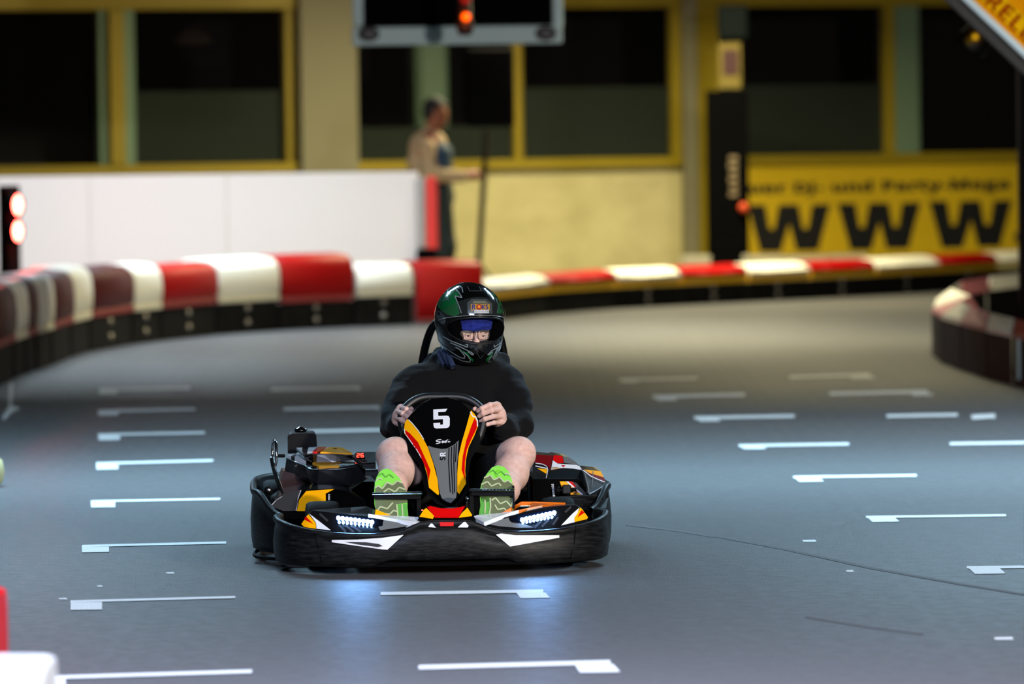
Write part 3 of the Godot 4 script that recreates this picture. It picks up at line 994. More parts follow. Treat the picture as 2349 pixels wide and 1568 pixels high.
	var sn := thing("slanted_sign", "slanted yellow sign with red lettering and a pale edge at the upper right", "sign", sx)
	part(sn, "board", box_at(Vector3(-90, 14, 0) * s + Vector3(0, 0, -0.05), Vector3(330, 150, 0) * s, 0.004), mat(Color(0.98, 0.72, 0.0), 0.7, 0.0, 0.15))
	part(sn, "pale_edge", box_at(Vector3(-90, 0, 0) * s + Vector3(0, 0, -0.05), Vector3(330, 15, 0) * s + Vector3(0, 0, 0.012), 0.004), mat(Color(0.8, 0.86, 0.88), 0.5))
	part(sn, "pale_edge", box_at(Vector3(-90, 118, 0) * s + Vector3(0, 0, -0.05), Vector3(330, 150, 0) * s + Vector3(0, 0, 0.012), 0.004), mat(Color(0.75, 0.85, 0.9), 0.5))
	part(sn, "shadow_back", box_at(Vector3(-90, -26, 0) * s + Vector3(0, 0, -0.12), Vector3(330, 140, 0) * s + Vector3(0, 0, -0.052), 0.004), mat(Color(0.16, 0.15, 0.16), 0.6))  # grey backing whose lower margin stands in for the shadow below the sign
	for q in [[20, 24], [74, 79], [86, 92], [99, 103]]:
		part(sn, "orange_line", box_at(Vector3(-90, q[0], 0) * s, Vector3(330, q[1], 0) * s + Vector3(0, 0, 0.003)), mat(Color(0.92, 0.42, 0.0), 0.7, 0.0, 0.15))
	var red := mat(Color(0.6, 0.01, 0.0), 0.7, 0.0, 0.15)
	var on := func(px, py): return Vector3(px * s, -py * s, 0.004)
	part(sn, "lettering", text_on(tool(), "RELL", Vector2(40, -66), 38.0, on, 0.0, 1.2), red)
	part(sn, "lettering", text_on(tool(), "U", Vector2(2, -66), 38.0, on, 0.0, 1.2), red)
	part(sn, "hanger", tube(tool(), [Vector3(100, 150, 0) * s + Vector3(0, 0, -0.03), Vector3(100, 150, 0) * s + Vector3(1.3, 1.4, -0.03)], 0.015, 6), M.lamp_housing)
	hp = at_depth(2240, 80, 36.0)
	var bl := thing("warning_lamp", "small yellow warning lamp hanging under the slanted sign", "lamp", Transform3D(Basis(), hp))
	var bt := Basis(Vector3(0, 0, 1), deg_to_rad(-40.0))
	part(bl, "bulb_light", lathe(tool(), [[0.0, 0.05], [0.02, 0.045], [0.026, 0.02], [0.02, -0.01], [0.0, -0.015]], 14, Transform3D(bt, Vector3(-0.01, -0.005, 0))), glow(Color(1.0, 0.8, 0.0), 0.9))
	part(bl, "reflector", lathe(tool(), [[0.03, -0.02], [0.05, -0.06], [0.035, -0.08], [0.0, -0.085]], 14, Transform3D(bt, Vector3(-0.01, -0.005, 0))), mat(Color(0.5, 0.46, 0.2), 0.3, 0.6))
	part(bl, "shade", lathe(tool(), [[0.03, 0.06], [0.1, 0.02], [0.11, -0.06], [0.1, -0.1]], 18, Transform3D(bt, Vector3(0.02, -0.01, -0.06))), mat(Color(0.06, 0.04, 0.03), 0.4))
	part(bl, "hanger", tube(tool(), [Vector3(0.03, 0.05, -0.06), Vector3(0.03, 5.2 - hp.y, -0.06)], 0.006, 6), M.lamp_housing)
	var yl := OmniLight3D.new()
	yl.name = "light"
	yl.light_color = Color(1.0, 0.75, 0.1)
	yl.light_energy = 0.02
	yl.omni_range = 80.0
	yl.light_size = 0.03
	yl.shadow_enabled = true
	bl.add_child(yl)
	yl.position = Vector3(-0.01, 0.0, 0.06)

# ---------------------------------------------------------------- the kart (its own frame: x to the picture's right, y up, z forward)
const LIP := [[0.0, 0.203], [0.09, 0.203], [0.13, 0.186], [0.17, 0.17], [0.21, 0.162], [0.28, 0.157], [0.36, 0.158], [0.44, 0.163], [0.52, 0.174], [0.58, 0.188], [0.62, 0.2], [0.64, 0.208]]
const NOSE_PLAN := [[0.0, 0.0], [0.25, -0.012], [0.42, -0.05], [0.52, -0.1], [0.585, -0.17], [0.622, -0.27], [0.632, -0.38], [0.612, -0.5]]
func table(t: Array, x: float) -> float:
	x = absf(x)
	for i in t.size() - 1:
		if x <= t[i + 1][0]: return lerpf(t[i][1], t[i + 1][1], (x - t[i][0]) / (t[i + 1][0] - t[i][0]))
	return t[-1][1]
func nose_z(x: float) -> float:
	x = absf(x)
	for i in 5:
		var a = NOSE_PLAN[i]
		var b = NOSE_PLAN[i + 1]
		if x <= b[0]: return lerpf(a[1], b[1], (x - a[0]) / (b[0] - a[0]))
	return -0.3
func bumper_face(px: float, py: float) -> Vector3:
	return on_surface(px, py, 0.0, func(x, _y): return nose_z(x) + 0.0165)
func pod_z(x: float, y: float) -> float:
	return nose_z(x) - 0.02 - 0.9 * maxf(y - table(LIP, x) + 0.012, 0.0)
func pod_face(px: float, py: float) -> Vector3:
	return on_surface(px, py, -0.05, pod_z)
func pod_print(px: float, py: float) -> Vector3:
	return pod_face(px, py) + Vector3(0, 0.001, 0.0025)
func fairing_z(x: float, y: float) -> float:
	var t := clampf((y - 0.24) / 0.4, 0.0, 1.0)
	var xc := lerpf(0.025, 0.048, t)
	return -0.285 - (y - 0.24) * 1.0 - 2.0 * (x - xc) * (x - xc)
func fairing(px: float, py: float) -> Vector3:
	return on_surface(px, py, -0.5, fairing_z)
func fairing_print(px: float, py: float) -> Vector3:
	return fairing(px, py) + Vector3(0, 0.0012, 0.0014)
func fairing_top(px: float, py: float) -> Vector3:
	return fairing(px, py) + Vector3(0, 0.002, 0.0026)

func wall_sweep(plan: Array, tops: Array, bottoms: Array) -> SurfaceTool:   # a plastic bumper wall along a plan of (x, z), outside on the path's left
	var rows := []
	var n := plan.size()
	for i in n:
		var a: Vector2 = plan[maxi(i - 1, 0)]
		var b: Vector2 = plan[mini(i + 1, n - 1)]
		var t := (b - a).normalized()
		var o := Vector2(-t.y, t.x)
		var yb: float = bottoms[i]
		var yt: float = tops[i]
		var h := yt - yb
		var row := []
		for q in [[-0.04, yb + 0.012], [-0.012, yb], [0.003, yb + 0.008], [0.009, yb + 0.2 * h], [0.011, yb + 0.45 * h], [0.006, yb + 0.7 * h], [0.001, yt - 0.032], [0.008, yt - 0.022], [0.011, yt - 0.01], [0.007, yt - 0.002], [-0.002, yt], [-0.011, yt - 0.003], [-0.015, yt - 0.012], [-0.017, yt - 0.07]]:
			row.append(Vector3(plan[i].x + o.x * q[0], q[1], plan[i].y + o.y * q[0]))
		rows.append(row)
	var st := tool()
	st.set_smooth_group(0)
	grid(st, rows)
	return st

func kart_materials() -> void:
	var m := mat(Color(0.16, 0.165, 0.17), 0.55, 0.0, 0.28)
	m.albedo_texture = noise_tex(0.02, Color(0.1, 0.1, 0.1), Color(1, 1, 1), 512, 51, 6)
	m.uv1_triplanar = true
	m.uv1_scale = Vector3(1.4, 9.0, 1.4)
	m.roughness_texture = noise_tex(0.03, Color(0.7, 0.7, 0.7), Color(1, 1, 1), 512, 52, 4)
	M.plastic = m
	M.gloss_black = mat(Color(0.015, 0.015, 0.017), 0.12, 0.0, 0.5, 1.0)
	M.dark_grey = mat(Color(0.1, 0.1, 0.105), 0.3, 0.0, 0.5, 0.6)
	M.tank = mat(Color(0.02, 0.02, 0.024), 0.4, 0.0, 0.3)
	M.print_grey = mat(Color(0.4, 0.41, 0.41), 0.22, 0.0, 0.5, 0.8)
	M.print_mid = mat(Color(0.2, 0.2, 0.205), 0.25, 0.0, 0.5, 0.8)
	M.print_dark = mat(Color(0.05, 0.05, 0.052), 0.25, 0.0, 0.5, 0.8)
	M.print_yellow = mat(Color(0.95, 0.66, 0.015), 0.22, 0.0, 0.5, 0.9)
	M.print_red = mat(Color(0.78, 0.02, 0.02), 0.22, 0.0, 0.5, 0.9)
	M.print_deep_red = mat(Color(0.42, 0.03, 0.05), 0.22, 0.0, 0.5, 0.9)
	M.print_white = mat(Color(0.85, 0.86, 0.88), 0.25, 0.0, 0.5, 0.8)
	M.tyre = mat(Color(0.05, 0.05, 0.052), 0.75, 0.0, 0.25)
	M.steel = mat(Color(0.5, 0.5, 0.5), 0.25, 1.0)
	M.chrome = mat(Color(0.75, 0.76, 0.78), 0.1, 1.0)
	M.grip = mat(Color(0.04, 0.04, 0.045), 0.45)
	m = mat(Color(0.35, 0.37, 0.37, 0.55), 0.08, 0.0, 0.6)
	m.transparency = BaseMaterial3D.TRANSPARENCY_ALPHA
	M.smoked = m

func lifted(list: Array, h := 0.006) -> Array:
	var r := kp3(list)
	for i in r.size(): r[i] += Vector3(0, h, 0)
	return r

func kart() -> void:
	kart_materials()
	var K := thing("go_kart", "black rental go-kart number 5 with yellow, red and grey graphics and lit headlights", "go-kart", kart_xf)
	# chassis
	part(K, "floor_tray", box_at(Vector3(-0.34, 0.05, -1.25), Vector3(0.34, 0.058, -0.14), 0.003), M.black)
	for s in [-1.0, 1.0]:
		part(K, "frame_tube", tube(tool(), smooth_path([Vector3(s * 0.2, 0.06, -0.1), Vector3(s * 0.3, 0.06, -0.3), Vector3(s * 0.36, 0.06, -0.6), Vector3(s * 0.36, 0.06, -1.2), Vector3(s * 0.34, 0.06, -1.7)]), 0.016, 8), M.black)
	part(K, "rear_axle", tube(tool(), [Vector3(-0.6, 0.135, -1.45), Vector3(0.6, 0.135, -1.45)], 0.02, 10), M.steel)
	part(K, "front_axle", tube(tool(), [Vector3(-0.36, 0.11, -0.4), Vector3(0.36, 0.11, -0.4)], 0.016, 8), M.black)
	for w in [[-0.452, -0.4, 0.128, 0.13], [0.45, -0.4, 0.128, 0.13], [-0.56, -1.45, 0.138, 0.19], [0.56, -1.45, 0.138, 0.19]]:
		var wn := sub(K, "wheel", Transform3D(Basis(Vector3(0, 0, 1), PI / 2), Vector3(w[0], w[2], w[1])))
		var hw: float = w[3] * 0.5
		var R: float = w[2]
		part(wn, "tyre", lathe(tool(), [[0.07, -hw * 0.85], [R * 0.8, -hw], [R * 0.93, -hw * 0.95], [R * 0.985, -hw * 0.78], [R, -hw * 0.4], [R, hw * 0.4], [R * 0.985, hw * 0.78], [R * 0.93, hw * 0.95], [R * 0.8, hw], [0.07, hw * 0.85]], 32, Transform3D()), M.tyre)
		part(wn, "rim", lathe(tool(), [[0.0, -hw * 0.5], [0.06, -hw * 0.55], [0.072, -hw * 0.86], [0.072, hw * 0.86], [0.06, hw * 0.55], [0.0, hw * 0.5]], 20, Transform3D()), M.steel)
	# front bumper
	var half := []
	for p in NOSE_PLAN: half.append(Vector2(p[0], p[1]))
	var full := []
	for i in range(half.size() - 1, 0, -1): full.append(half[i] * Vector2(-1, 1))
	full += half
	full = smooth_path(full, 8)
	var tops := []
	var bots := []
	for p in full:
		var x: float = absf(p.x)
		tops.append(table(LIP, x) if p.y > -0.3 else 0.208)
		bots.append(table([[0.0, 0.05], [0.22, 0.05], [0.29, 0.026], [0.5, 0.03], [0.7, 0.03]], x))
	var fb := part(K, "front_bumper", wall_sweep(full, tops, bots), M.plastic)
	var bz := func(px, py): return bumper_face(px, py)
	part(fb, "white_sticker", patch(tool(), [[761, 1238], [819, 1237], [877, 1233], [926, 1226], [889, 1260], [877, 1259.5], [761, 1243]], bz), M.print_white)
	part(fb, "white_sticker", patch(tool(), [[1137.5, 1225.5], [1150, 1223], [1183, 1227], [1283, 1227], [1283, 1232.5], [1170, 1253]], bz), M.print_white)
	var bz2 := func(px, py): return bumper_face(px, py) + Vector3(0, 0, 0.0012)
	part(fb, "sticker_print", patch(tool(), [[790, 1242], [840, 1243], [870, 1247], [878, 1252], [866, 1254], [820, 1248]], bz2), M.print_mid)
	part(fb, "white_mark", patch(tool(), [[982, 1208], [988, 1200], [992, 1200.5], [1000, 1209.5]], bz), M.print_white)
	part(fb, "white_mark", patch(tool(), [[1050, 1209], [1064, 1196.5], [1068, 1196.5], [1075, 1205], [1073, 1209]], bz), M.print_white)
	part(fb, "red_mark", patch(tool(), [[1008, 1197], [1041, 1197], [1040, 1206], [1010, 1206]], bz), M.print_red)
	part(fb, "seam", patch(tool(), stroke([[721, 1222], [728, 1250], [738, 1290]], 1.6), bz), M.near_black)
	part(fb, "seam", patch(tool(), stroke([[1321, 1205], [1318, 1240], [1308, 1282]], 1.6), bz), M.near_black)
	part(K, "front_spoiler", hull(tool(), [Vector3(-0.3, 0.03, -0.02), Vector3(0.3, 0.03, -0.02), Vector3(0.34, 0.02, -0.12), Vector3(-0.34, 0.02, -0.12)], [Vector3(-0.3, 0.06, -0.03), Vector3(0.3, 0.06, -0.03), Vector3(0.34, 0.06, -0.12), Vector3(-0.34, 0.06, -0.12)]), M.near_black)
	# headlight pods
	headlight(K, [[690, 1202.4], [696, 1209.6], [725, 1214], [757, 1217], [790, 1221], [834, 1222], [870, 1218], [906, 1212.5], [942, 1206]],
		[[690, 1202.4], [708, 1177.8], [718, 1170], [761, 1175], [805, 1180], [855, 1185], [877, 1188], [913, 1196], [942, 1206]],
		[[708, 1177, -0.24], [718, 1169, -0.26], [761, 1166, -0.28], [805, 1163, -0.29], [842, 1161, -0.17], [864, 1170.5, -0.125], [906, 1187, -0.16], [963, 1189, -0.12], [957, 1200, -0.06]],
		{"yellow": [[691, 1202], [707, 1179], [724, 1199.5], [725, 1212.5], [698, 1208.5]], "red": [[701, 1184], [719, 1202], [697.6, 1191.5]], "white": [[709, 1178], [712, 1180], [759, 1216], [726, 1212.5], [725, 1199]],
		"grey": [[878, 1192], [912, 1198], [938, 1206], [906, 1211], [872, 1216], [868, 1208], [878, 1206]], "lens": [[768, 1180], [858, 1188], [880, 1192], [877, 1206], [852, 1208], [772, 1201]]},
		[[776, 1188], [853, 1197.5]], [[778, 1197.5], [851, 1205]], [[[778, 1204], [793, 1219.5]], [[792, 1204], [811, 1220]], [[808, 1206], [828, 1220]], [[733, 1178], [752, 1195]]], 1.0)
	headlight(K, [[1350, 1188.6], [1345, 1191.5], [1318, 1198], [1286, 1205], [1248, 1210], [1190, 1211], [1147, 1208], [1128, 1204], [1110, 1201]],
		[[1350, 1188.6], [1336, 1168], [1331, 1163.5], [1320, 1158], [1292, 1158.5], [1248, 1163], [1205, 1173], [1150, 1188], [1110, 1201]],
		[[1336, 1167, -0.24], [1331, 1162, -0.25], [1320, 1157, -0.27], [1297, 1155.5, -0.28], [1262, 1154, -0.29], [1222, 1152, -0.29], [1193, 1153, -0.2], [1153, 1178, -0.12], [1087, 1186, -0.1]],
		{"yellow": [[1331, 1164], [1336, 1168.5], [1349, 1186.5], [1346, 1190.5], [1318.5, 1197], [1317, 1188.5], [1325, 1176]], "red": [[1334, 1170], [1341.5, 1175.6], [1324, 1187]], "white": [[1329, 1164], [1325, 1176], [1317, 1188], [1318, 1197.5], [1287, 1205], [1312, 1179]],
		"grey": [[1126, 1198.5], [1166, 1187], [1170, 1196], [1190, 1199], [1205, 1203], [1225, 1209.5], [1190, 1210.5], [1147, 1207], [1116, 1201.5]], "lens": [[1170, 1187], [1196, 1180], [1274, 1167], [1270, 1190], [1200, 1204], [1173, 1198]]},
		[[1198, 1192], [1271, 1176]], [[1200, 1198.5], [1266, 1186]], [[[1258, 1192], [1243, 1208]], [[1240, 1196], [1226, 1210]], [[1310, 1162], [1296, 1175]], [[1280, 1186], [1268, 1204]]], -1.0)
	# white inner wings, yellow and orange tops of the pods
	part(K, "white_wing", hull(tool(), lifted([[845, 1182, -0.1], [904, 1186, -0.11], [967, 1189, -0.11], [957, 1199.5, -0.06], [942, 1206, -0.03], [912, 1194, -0.06]]), kp3([[845, 1188, -0.1], [904, 1192, -0.11], [967, 1195, -0.11], [957, 1206, -0.06], [942, 1212, -0.03], [912, 1200, -0.06]])), M.print_white)
	part(K, "yellow_wing", hull(tool(), lifted([[862, 1171, -0.12], [896, 1185, -0.112], [860, 1183, -0.1]]), kp3([[862, 1176, -0.12], [896, 1190, -0.112], [860, 1187, -0.1]])), M.print_yellow)
	part(K, "white_wing", hull(tool(), lifted([[1085, 1188, -0.11], [1096, 1184, -0.11], [1147, 1179.5, -0.115], [1190, 1173, -0.12], [1132, 1192, -0.05], [1110, 1201, -0.02]]), kp3([[1085, 1194, -0.11], [1096, 1190, -0.11], [1147, 1185, -0.115], [1190, 1179, -0.12], [1132, 1198, -0.05], [1110, 1207, -0.02]])), M.print_white)
	part(K, "yellow_wing", hull(tool(), lifted([[1152, 1178.5, -0.118], [1173, 1166.5, -0.128], [1196, 1153.5, -0.285], [1230, 1153.5, -0.285], [1297, 1156, -0.28], [1244, 1162, -0.18], [1190, 1172.5, -0.16]]), kp3([[1152, 1184, -0.118], [1173, 1172, -0.128], [1196, 1159, -0.285], [1230, 1159, -0.285], [1297, 1161, -0.28], [1244, 1168, -0.18], [1190, 1178, -0.16]])), mat(Color(0.85, 0.42, 0.03), 0.25, 0.0, 0.5, 0.8))
	# nose between the pods
	var nz := func(px, py): return on_surface(px, py, -0.05, func(x, y): return -0.045 - 0.9 * (y - 0.2) - 1.2 * (x - 0.005) * (x - 0.005))
	var nz2 := func(px, py): return nz.call(px, py) + Vector3(0, 0.001, 0.0025)
	var nc := part(K, "nose_cone", patch(tool(), [[958, 1192], [962, 1184], [975, 1165], [985, 1160], [1015, 1166], [1040, 1166], [1068, 1160], [1074, 1164], [1086, 1182], [1092, 1192]], nz, 8.0, 0.08), M.gloss_black)
	part(nc, "red_panel", patch(tool(), [[980, 1163], [986, 1160.5], [1012, 1166], [1040, 1166], [1067, 1161], [1051, 1187.5], [998, 1187.5]], nz2), M.print_red)
	part(nc, "yellow_panel", patch(tool(), [[972, 1169], [978, 1165], [996, 1183], [993, 1190], [962, 1185]], nz2), M.print_yellow)
	part(nc, "yellow_panel", patch(tool(), [[1072, 1164], [1083, 1181], [1082, 1183.5], [1052, 1187.5], [1059, 1177]], nz2), M.print_yellow)
	# steering fairing with the number
	var fr := part(K, "steering_fairing", patch(tool(), [[926, 985], [928, 970], [934, 960], [946, 946], [970, 924], [990, 914], [1025, 911], [1055, 918], [1078, 941], [1093, 956], [1097, 977], [1088, 1001], [1075, 1026], [1069, 1054], [1067, 1080], [1069, 1110], [1055, 1136], [1046, 1147], [1034, 1158], [1014, 1148], [1003, 1136], [984, 1119], [980, 1090], [971, 1061], [959, 1038], [941, 1013], [927, 994]], fairing, 8.0, 0.02), M.gloss_black)
	part(fr, "grey_panel", patch(tool(), [[981, 1022.5], [1000, 1028], [1012, 1029.5], [1025, 1029], [1043, 1019], [1052, 1010], [1050, 1047], [1048, 1069], [1047.5, 1129], [1046, 1142], [1034, 1154], [1024, 1150], [1014, 1144], [1009, 1131], [1000, 1077.5], [989, 1043.6]], fairing_print), M.print_grey)
	for q in [[[1030, 1028], [1029, 1060], [1033, 1130]], [[1036, 1025], [1035, 1060], [1039, 1134]], [[1042, 1021], [1041, 1060], [1043, 1130]], [[1047, 1017], [1045, 1060]]]:
		part(fr, "dark_line", patch(tool(), stroke(q, 2.2), fairing_top), M.print_dark)
	part(fr, "yellow_stripe", patch(tool(), [[1080.4, 941], [1088, 949], [1093, 956], [1096.4, 977.5], [1087.5, 1000.7], [1075, 1025.7], [1068.8, 1054], [1067, 1079], [1068.8, 1109.6], [1053.6, 1133], [1049, 1129], [1049, 1086], [1051.8, 1047], [1059, 1015], [1069.6, 979], [1077, 952]], fairing_print), M.print_yellow)
	part(fr, "red_stripe", patch(tool(), [[1089, 959], [1094, 970], [1093.5, 983], [1082, 1006], [1071, 1031], [1066.5, 1059.6], [1066, 1084.6], [1067.5, 1104], [1059, 1077.5], [1061.6, 1047], [1069.6, 1011], [1082, 975.7]], fairing_top), M.print_red)
	part(fr, "white_edge", patch(tool(), stroke([[1079, 945], [1084, 955], [1091, 957], [1095, 965], [1095.5, 978]], 2.6), fairing_top), M.print_white)
	part(fr, "yellow_stripe", patch(tool(), [[934, 961], [943, 968.6], [954, 982], [966, 997], [982, 1027.5], [994.6, 1065], [1003.6, 1100.7], [1007, 1133], [1005, 1136], [984, 1118.6], [980, 1090], [971.4, 1061], [959, 1038], [941, 1013], [927, 993.6], [927, 984.6], [928.6, 970]], fairing_print), M.print_yellow)
	part(fr, "red_stripe", patch(tool(), [[930, 987], [941, 995], [959, 1015], [975, 1050.7], [987.5, 1079], [983, 1104], [978.6, 1079], [967.9, 1054], [948, 1022], [930, 995]], fairing_top), M.print_red)
	part(fr, "white_edge", patch(tool(), stroke([[937, 963], [946, 972], [960, 989], [972, 1008]], 1.8), fairing_top), M.print_white)
	part(fr, "white_edge", patch(tool(), stroke([[927.5, 984], [928, 992], [940, 1010], [957, 1034], [966, 1050]], 1.8), fairing_top), M.print_white)
	part(fr, "number_five", patch(tool(), zoomed([[525, 278], [708, 269], [680, 308], [588, 313], [590, 362], [690, 358], [722, 362], [737, 390], [737, 480], [725, 505], [700, 517], [560, 523], [538, 512], [529, 490], [527, 452], [583, 449], [614, 447], [614, 474], [650, 471], [650, 403], [527, 410]], 900, 890, 5.6), fairing_top), M.print_white)
	var sig := tool()
	for q in [[[628, 666], [590, 667], [562, 680], [572, 690], [612, 692], [618, 700], [590, 714], [560, 718]], [[652, 682], [634, 692], [638, 704], [656, 702], [664, 690], [652, 682]], [[708, 664], [696, 684], [680, 682], [670, 694], [678, 704], [692, 698], [698, 682], [696, 702]], [[722, 684], [717, 698], [730, 696], [744, 690]], [[726, 670], [730, 668]]]:
		strokes(sig, zoomed(q, 900, 890, 5.6), 2.0, fairing_top)
	part(fr, "maker_script", sig, M.print_white)
	var rs := tool()
	text_on(rs, "R", Vector2(1009, 1047), 13.0, fairing_top, -PI / 2)
	part(fr, "model_letter", rs, M.print_white)
	rs = tool()
	text_on(rs, "S", Vector2(1009, 1056), 13.0, fairing_top, -PI / 2)
	part(fr, "model_letter", rs, M.print_dark)
	var fz := func(px, py): return fairing(px, py) + Vector3(0, -0.004, -0.025)
	part(K, "fairing_shell", patch(tool(), [[921, 1022], [923, 990], [935, 962], [960, 936], [1010, 922], [1065, 936], [1092, 958], [1103, 1000], [1100, 1019], [1082, 1050], [1075, 1085], [1078, 1120], [1060, 1150], [1030, 1166], [1000, 1152], [978, 1126], [972, 1090], [962, 1062], [945, 1045]], fz, 10.0, 0.12), M.black)
	part(K, "steering_column", tube(tool(), [kp(1030, 1160, -0.4), kp(1014, 985, -0.8)], 0.018, 10), M.black)
	# steering wheel
	var ring := kp3([[1014, 910, -0.815], [1060, 912, -0.812], [1090, 925, -0.802], [1107, 945, -0.788], [1108, 972, -0.772], [1098, 1003, -0.753], [1078, 1024, -0.742], [1014, 1034, -0.737], [950, 1024, -0.742], [932, 1003, -0.753], [922, 972, -0.772], [923, 947, -0.788], [940, 926, -0.802], [968, 912, -0.812]])
	var sw := part(K, "steering_wheel", tube(tool(), smooth_path(ring, 6, true), 0.0165, 14, true), M.grip)
	var hubp := kp(1014, 985, -0.79)
	for i in [1, 6, 8, 13]:
		part(sw, "spoke", tube(tool(), [hubp, ring[i]], 0.009, 8), M.black)
	part(sw, "hub", lathe(tool(), [[0.0, 0.015], [0.04, 0.012], [0.045, -0.01], [0.0, -0.015]], 20, Transform3D(Basis(Vector3.RIGHT, PI * 0.36), hubp)), M.black)
	# pedals
	for q in [[854, 968, 1132, 1160, 1130.5], [1077, 1180, 1124, 1165, 1123]]:
		var pd := sub(K, "pedal")
		part(pd, "foot_bar", tube(tool(), [kp(q[0], q[2], -0.135), kp(q[1], q[4], -0.135)], 0.0058, 10), M.chrome)
		part(pd, "bar_plate", slab([[q[0] + 4, q[2] + 3], [q[1] - 2, q[2] + 3], [q[1] - 2, q[2] + 12], [q[0] + 4, q[2] + 12]], -0.142, 0.006), M.black)
		for j in 9:
			var c := kp(lerpf(q[0] + 30, q[1] - 12, j / 8.0), q[2] - 1.5, -0.131)
			part(pd, "rivet", lathe(tool(), [[0.0, 0.003], [0.0025, 0.002], [0.003, 0.0]], 8, Transform3D(Basis(Vector3.RIGHT, PI / 2), c)), M.chrome)
		var inner: float = q[1] - 8 if q[0] < 1000 else q[0] + 4
		part(pd, "arm", slab([[inner - 3, q[2]], [inner + 5, q[2]], [inner + 7, 1212], [inner - 3, 1212]], -0.15, 0.02), M.black)
	var pa := sub(K, "pedal_bracket")
	part(pa, "side_plate", slab([[1176, 1114], [1180, 1114], [1181, 1166], [1176, 1166]], -0.14, 0.05), M.black)
	part(pa, "upright", slab([[1082, 1130], [1100, 1130], [1098, 1190], [1080, 1190]], -0.16, 0.04), M.near_black)
	part(pa, "steel_bolt", lathe(tool(), [[0.0, 0.008], [0.006, 0.006], [0.008, 0.0]], 10, Transform3D(Basis(Vector3.RIGHT, PI / 2), kp(1072, 1143, -0.155))), M.steel)
	part(pa, "steel_rod", tube(tool(), [kp(1072, 1150, -0.155), kp(1073, 1166, -0.155)], 0.004, 8), M.steel)
	# seat behind the driver and the roll hoop
	var seat_st := tool()
	seat_st.set_smooth_group(0)
	var rows := []
	for i in 15:
		var q := PI * (0.02 + 0.96 * i / 14.0)
		var row := []
		for y in [0.07, 0.16, 0.3, 0.44, 0.56, 0.6]:
			var wdt: float = lerpf(0.2, 0.235, y)
			var rec: float = (y - 0.07) * 0.35
			row.append(Vector3(0.115 + cos(q) * wdt, y - (0.16 * absf(cos(q)) * smoothstep(0.3, 0.6, y)), -1.12 - sin(q) * 0.22 - rec))
		rows.append(row)
	grid(seat_st, rows)
	var base_row := []
	for i in rows.size(): base_row.append(rows[i][0])
	cap(seat_st, base_row)
	part(K, "seat", seat_st, M.tank)
	part(K, "roll_hoop", tube(tool(), smooth_path(kp3([[962, 880, -1.5], [970, 824, -1.5], [980, 780, -1.48], [994, 748, -1.46], [1020, 728, -1.45], [1075, 722, -1.45], [1125, 735, -1.45], [1146, 770, -1.46], [1156, 815, -1.48], [1162, 850, -1.5], [1165, 900, -1.5]]), 5), 0.0165, 12), M.tank)
	part(K, "headrest", slab([[985, 812], [1010, 803], [1150, 808], [1168, 835], [1165, 870], [975, 870], [972, 830]], -1.42, 0.06), M.tank)
	# side and rear bumpers
	for s in [-1.0, 1.0]:
		var plan := [Vector2(-0.61, -0.53), Vector2(-0.65, -0.6), Vector2(-0.685, -0.69), Vector2(-0.705, -0.78), Vector2(-0.705, -0.9), Vector2(-0.7, -1.1), Vector2(-0.69, -1.35), Vector2(-0.66, -1.6), Vector2(-0.58, -1.76), Vector2(-0.4, -1.83), Vector2(-0.1, -1.85), Vector2(0, -1.85)]
		var pts: Array = smooth_path(plan, 5)
		if s > 0:
			for i in pts.size(): pts[i] *= Vector2(-0.965, 1)
		else:
			pts.reverse()
		var tp := []
		var bt := []
		for p in pts:
			tp.append(lerpf(0.205, 0.285, smoothstep(-0.52, -0.72, p.y)))
			bt.append(0.045)
		part(K, "side_bumper", wall_sweep(pts, tp, bt), M.plastic)
	part(K, "lower_rail", tube(tool(), smooth_path(kp3([[660, 1258, -0.6], [610, 1258, -0.78], [588, 1264, -0.8], [590, 1276, -0.66], [660, 1284, -0.52]]), 5), 0.007, 8), M.tyre)
	left_pod(K)
	right_pod(K)

